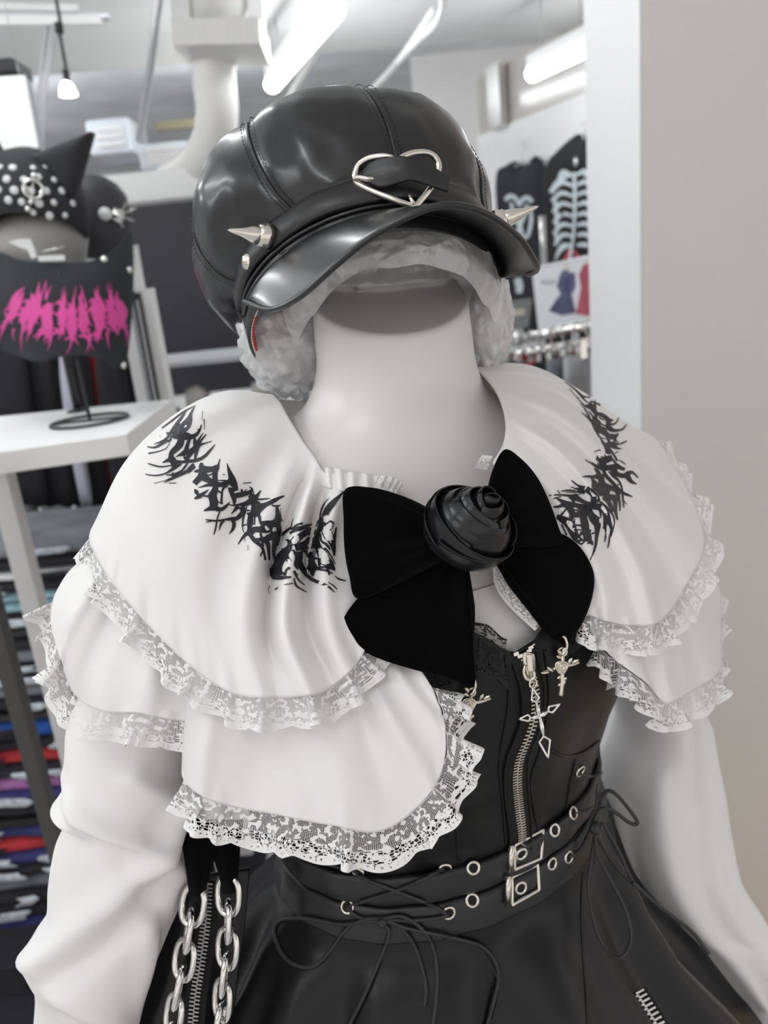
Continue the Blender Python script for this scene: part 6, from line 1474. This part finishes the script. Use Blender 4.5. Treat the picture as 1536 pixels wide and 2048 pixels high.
PE_ = [([(600, 5), (700, 70), (800, 130), (880, 130), (1000, 120), (1080, 100), (1140, 130), (1205, 155)], [4, 8, 30, 60, 60, 50, 30, 10]), ([(870, 30), (880, 110)], [70, 60]), ([(740, 140), (800, 200), (800, 260), (720, 270), (640, 265), (550, 265)], [10, 40, 60, 30, 24, 6]), ([(1040, 110), (1040, 180), (1100, 230), (1200, 250), (1260, 220), (1330, 200), (1420, 290)], [60, 80, 50, 50, 60, 24, 4]), ([(1240, 250), (1300, 330), (1385, 380)], [60, 40, 10]), ([(880, 160), (920, 250), (1000, 330), (1080, 420), (1160, 500), (1240, 535), (1325, 570)], [30, 44, 40, 40, 40, 26, 10]), ([(820, 240), (850, 320), (860, 400), (940, 430), (1050, 460), (1150, 510)], [80, 60, 90, 70, 50, 40]), ([(700, 290), (740, 360), (760, 410), (840, 470), (860, 560)], [10, 50, 100, 90, 60]), ([(960, 180), (1040, 260), (1110, 320), (1160, 420), (1175, 560), (1190, 745)], [10, 30, 20, 16, 20, 10]), ([(1080, 385), (1150, 380)], [12, 8]),
  ([(930, 470), (930, 560), (900, 640)], [60, 60, 60]), ([(870, 600), (960, 590), (1050, 590), (1060, 700), (1070, 830), (1095, 930)], [40, 70, 60, 40, 26, 14]), ([(1090, 480), (1110, 580), (1130, 690), (1130, 795)], [50, 30, 20, 10]), ([(1175, 620), (1235, 690)], [14, 6]), ([(950, 640), (1000, 740), (1030, 810)], [50, 40, 14]), ([(410, 305), (500, 380), (600, 430)], [10, 14, 60]), ([(370, 425), (480, 430), (600, 430)], [8, 16, 40]), ([(220, 492), (330, 480), (480, 480), (600, 460)], [8, 20, 16, 80]), ([(300, 512), (430, 508), (550, 520)], [6, 12, 8]), ([(620, 440), (690, 490), (760, 560), (820, 640)], [70, 50, 60, 20]), ([(700, 470), (790, 560)], [14, 8]),
  ([(70, 537), (200, 545), (350, 560), (440, 590), (540, 620), (650, 670), (760, 700), (850, 720)], [14, 16, 24, 70, 60, 60, 80, 60]), ([(420, 545), (520, 540)], [16, 8]), ([(130, 585), (230, 575)], [10, 10]), ([(160, 590), (260, 650), (310, 690), (420, 700), (540, 720), (640, 730)], [10, 40, 80, 50, 44, 70]), ([(135, 712), (220, 705), (290, 680)], [12, 30, 60]), ([(330, 560), (400, 620), (440, 690)], [10, 24, 14]), ([(740, 560), (740, 640), (760, 700)], [50, 70, 60]), ([(320, 700), (380, 780), (400, 850), (370, 930)], [60, 70, 60, 40]), ([(390, 860), (480, 850), (560, 840)], [50, 60, 50]), ([(430, 770), (540, 810)], [14, 16]), ([(310, 755), (250, 840)], [16, 20]), ([(490, 740), (500, 790)], [16, 10]),
  ([(180, 860), (280, 910), (370, 980), (420, 1080), (470, 1180), (580, 1280)], [60, 80, 90, 80, 70, 40]), ([(580, 740), (570, 850), (575, 960), (600, 1080), (630, 1180), (640, 1250)], [90, 80, 70, 70, 90, 80]), ([(640, 1250), (690, 1270), (710, 1315)], [60, 40, 10]), ([(610, 870), (640, 1000), (650, 1100)], [12, 16, 14]), ([(430, 910), (430, 1040)], [14, 20]), ([(430, 1000), (540, 1015)], [16, 20]), ([(440, 1070), (540, 1080)], [14, 14]), ([(490, 1190), (560, 1110)], [10, 40]), ([(250, 980), (300, 1080), (330, 1150)], [20, 20, 24]), ([(640, 740), (690, 830), (730, 920), (790, 990), (780, 1100), (770, 1200), (750, 1350), (685, 1530)], [70, 90, 90, 90, 44, 34, 26, 10]), ([(780, 970), (860, 970)], [50, 6]), ([(690, 1140), (750, 1120)], [20, 10]), ([(680, 1080), (640, 1130)], [20, 40]),
  ([(700, 730), (740, 810), (810, 880), (810, 950)], [20, 20, 24, 24]), ([(820, 880), (860, 870)], [16, 8]), ([(800, 700), (840, 780), (850, 860)], [40, 26, 14]), ([(850, 700), (910, 790), (940, 880), (990, 980), (1020, 1080), (980, 1200), (940, 1360)], [60, 60, 70, 40, 30, 24, 10]), ([(930, 880), (920, 1000), (920, 1120), (895, 1270)], [60, 34, 24, 10]), ([(870, 1060), (910, 1000)], [8, 20]), ([(830, 640), (930, 740), (1020, 850), (1050, 980), (1030, 1100)], [16, 20, 16, 10, 10]), ([(170, 480), (210, 525)], [10, 10]), ([(600, 820), (650, 855)], [12, 16])]
def place(S, ox, oy, k): return [([(ox+x*k, oy+y*k) for x, y in p], [max(1.0, v*k*1.4) for v in w]) for p, w in S]
ribbon('printed_lettering', bvh_of([up_r]), place(PA_, 290, 800, .1302)+place(PB_, 390, 920, .1302)+place(PC_, 520, 970, .1302), .0011, M['print'], blouse, 12)
ribbon('printed_lettering', bvh_of([up_l]), place(PD_, 1120, 760, .1042)+place(PE_, 1090, 920, .1302), .0012, M['print'], blouse, 12)
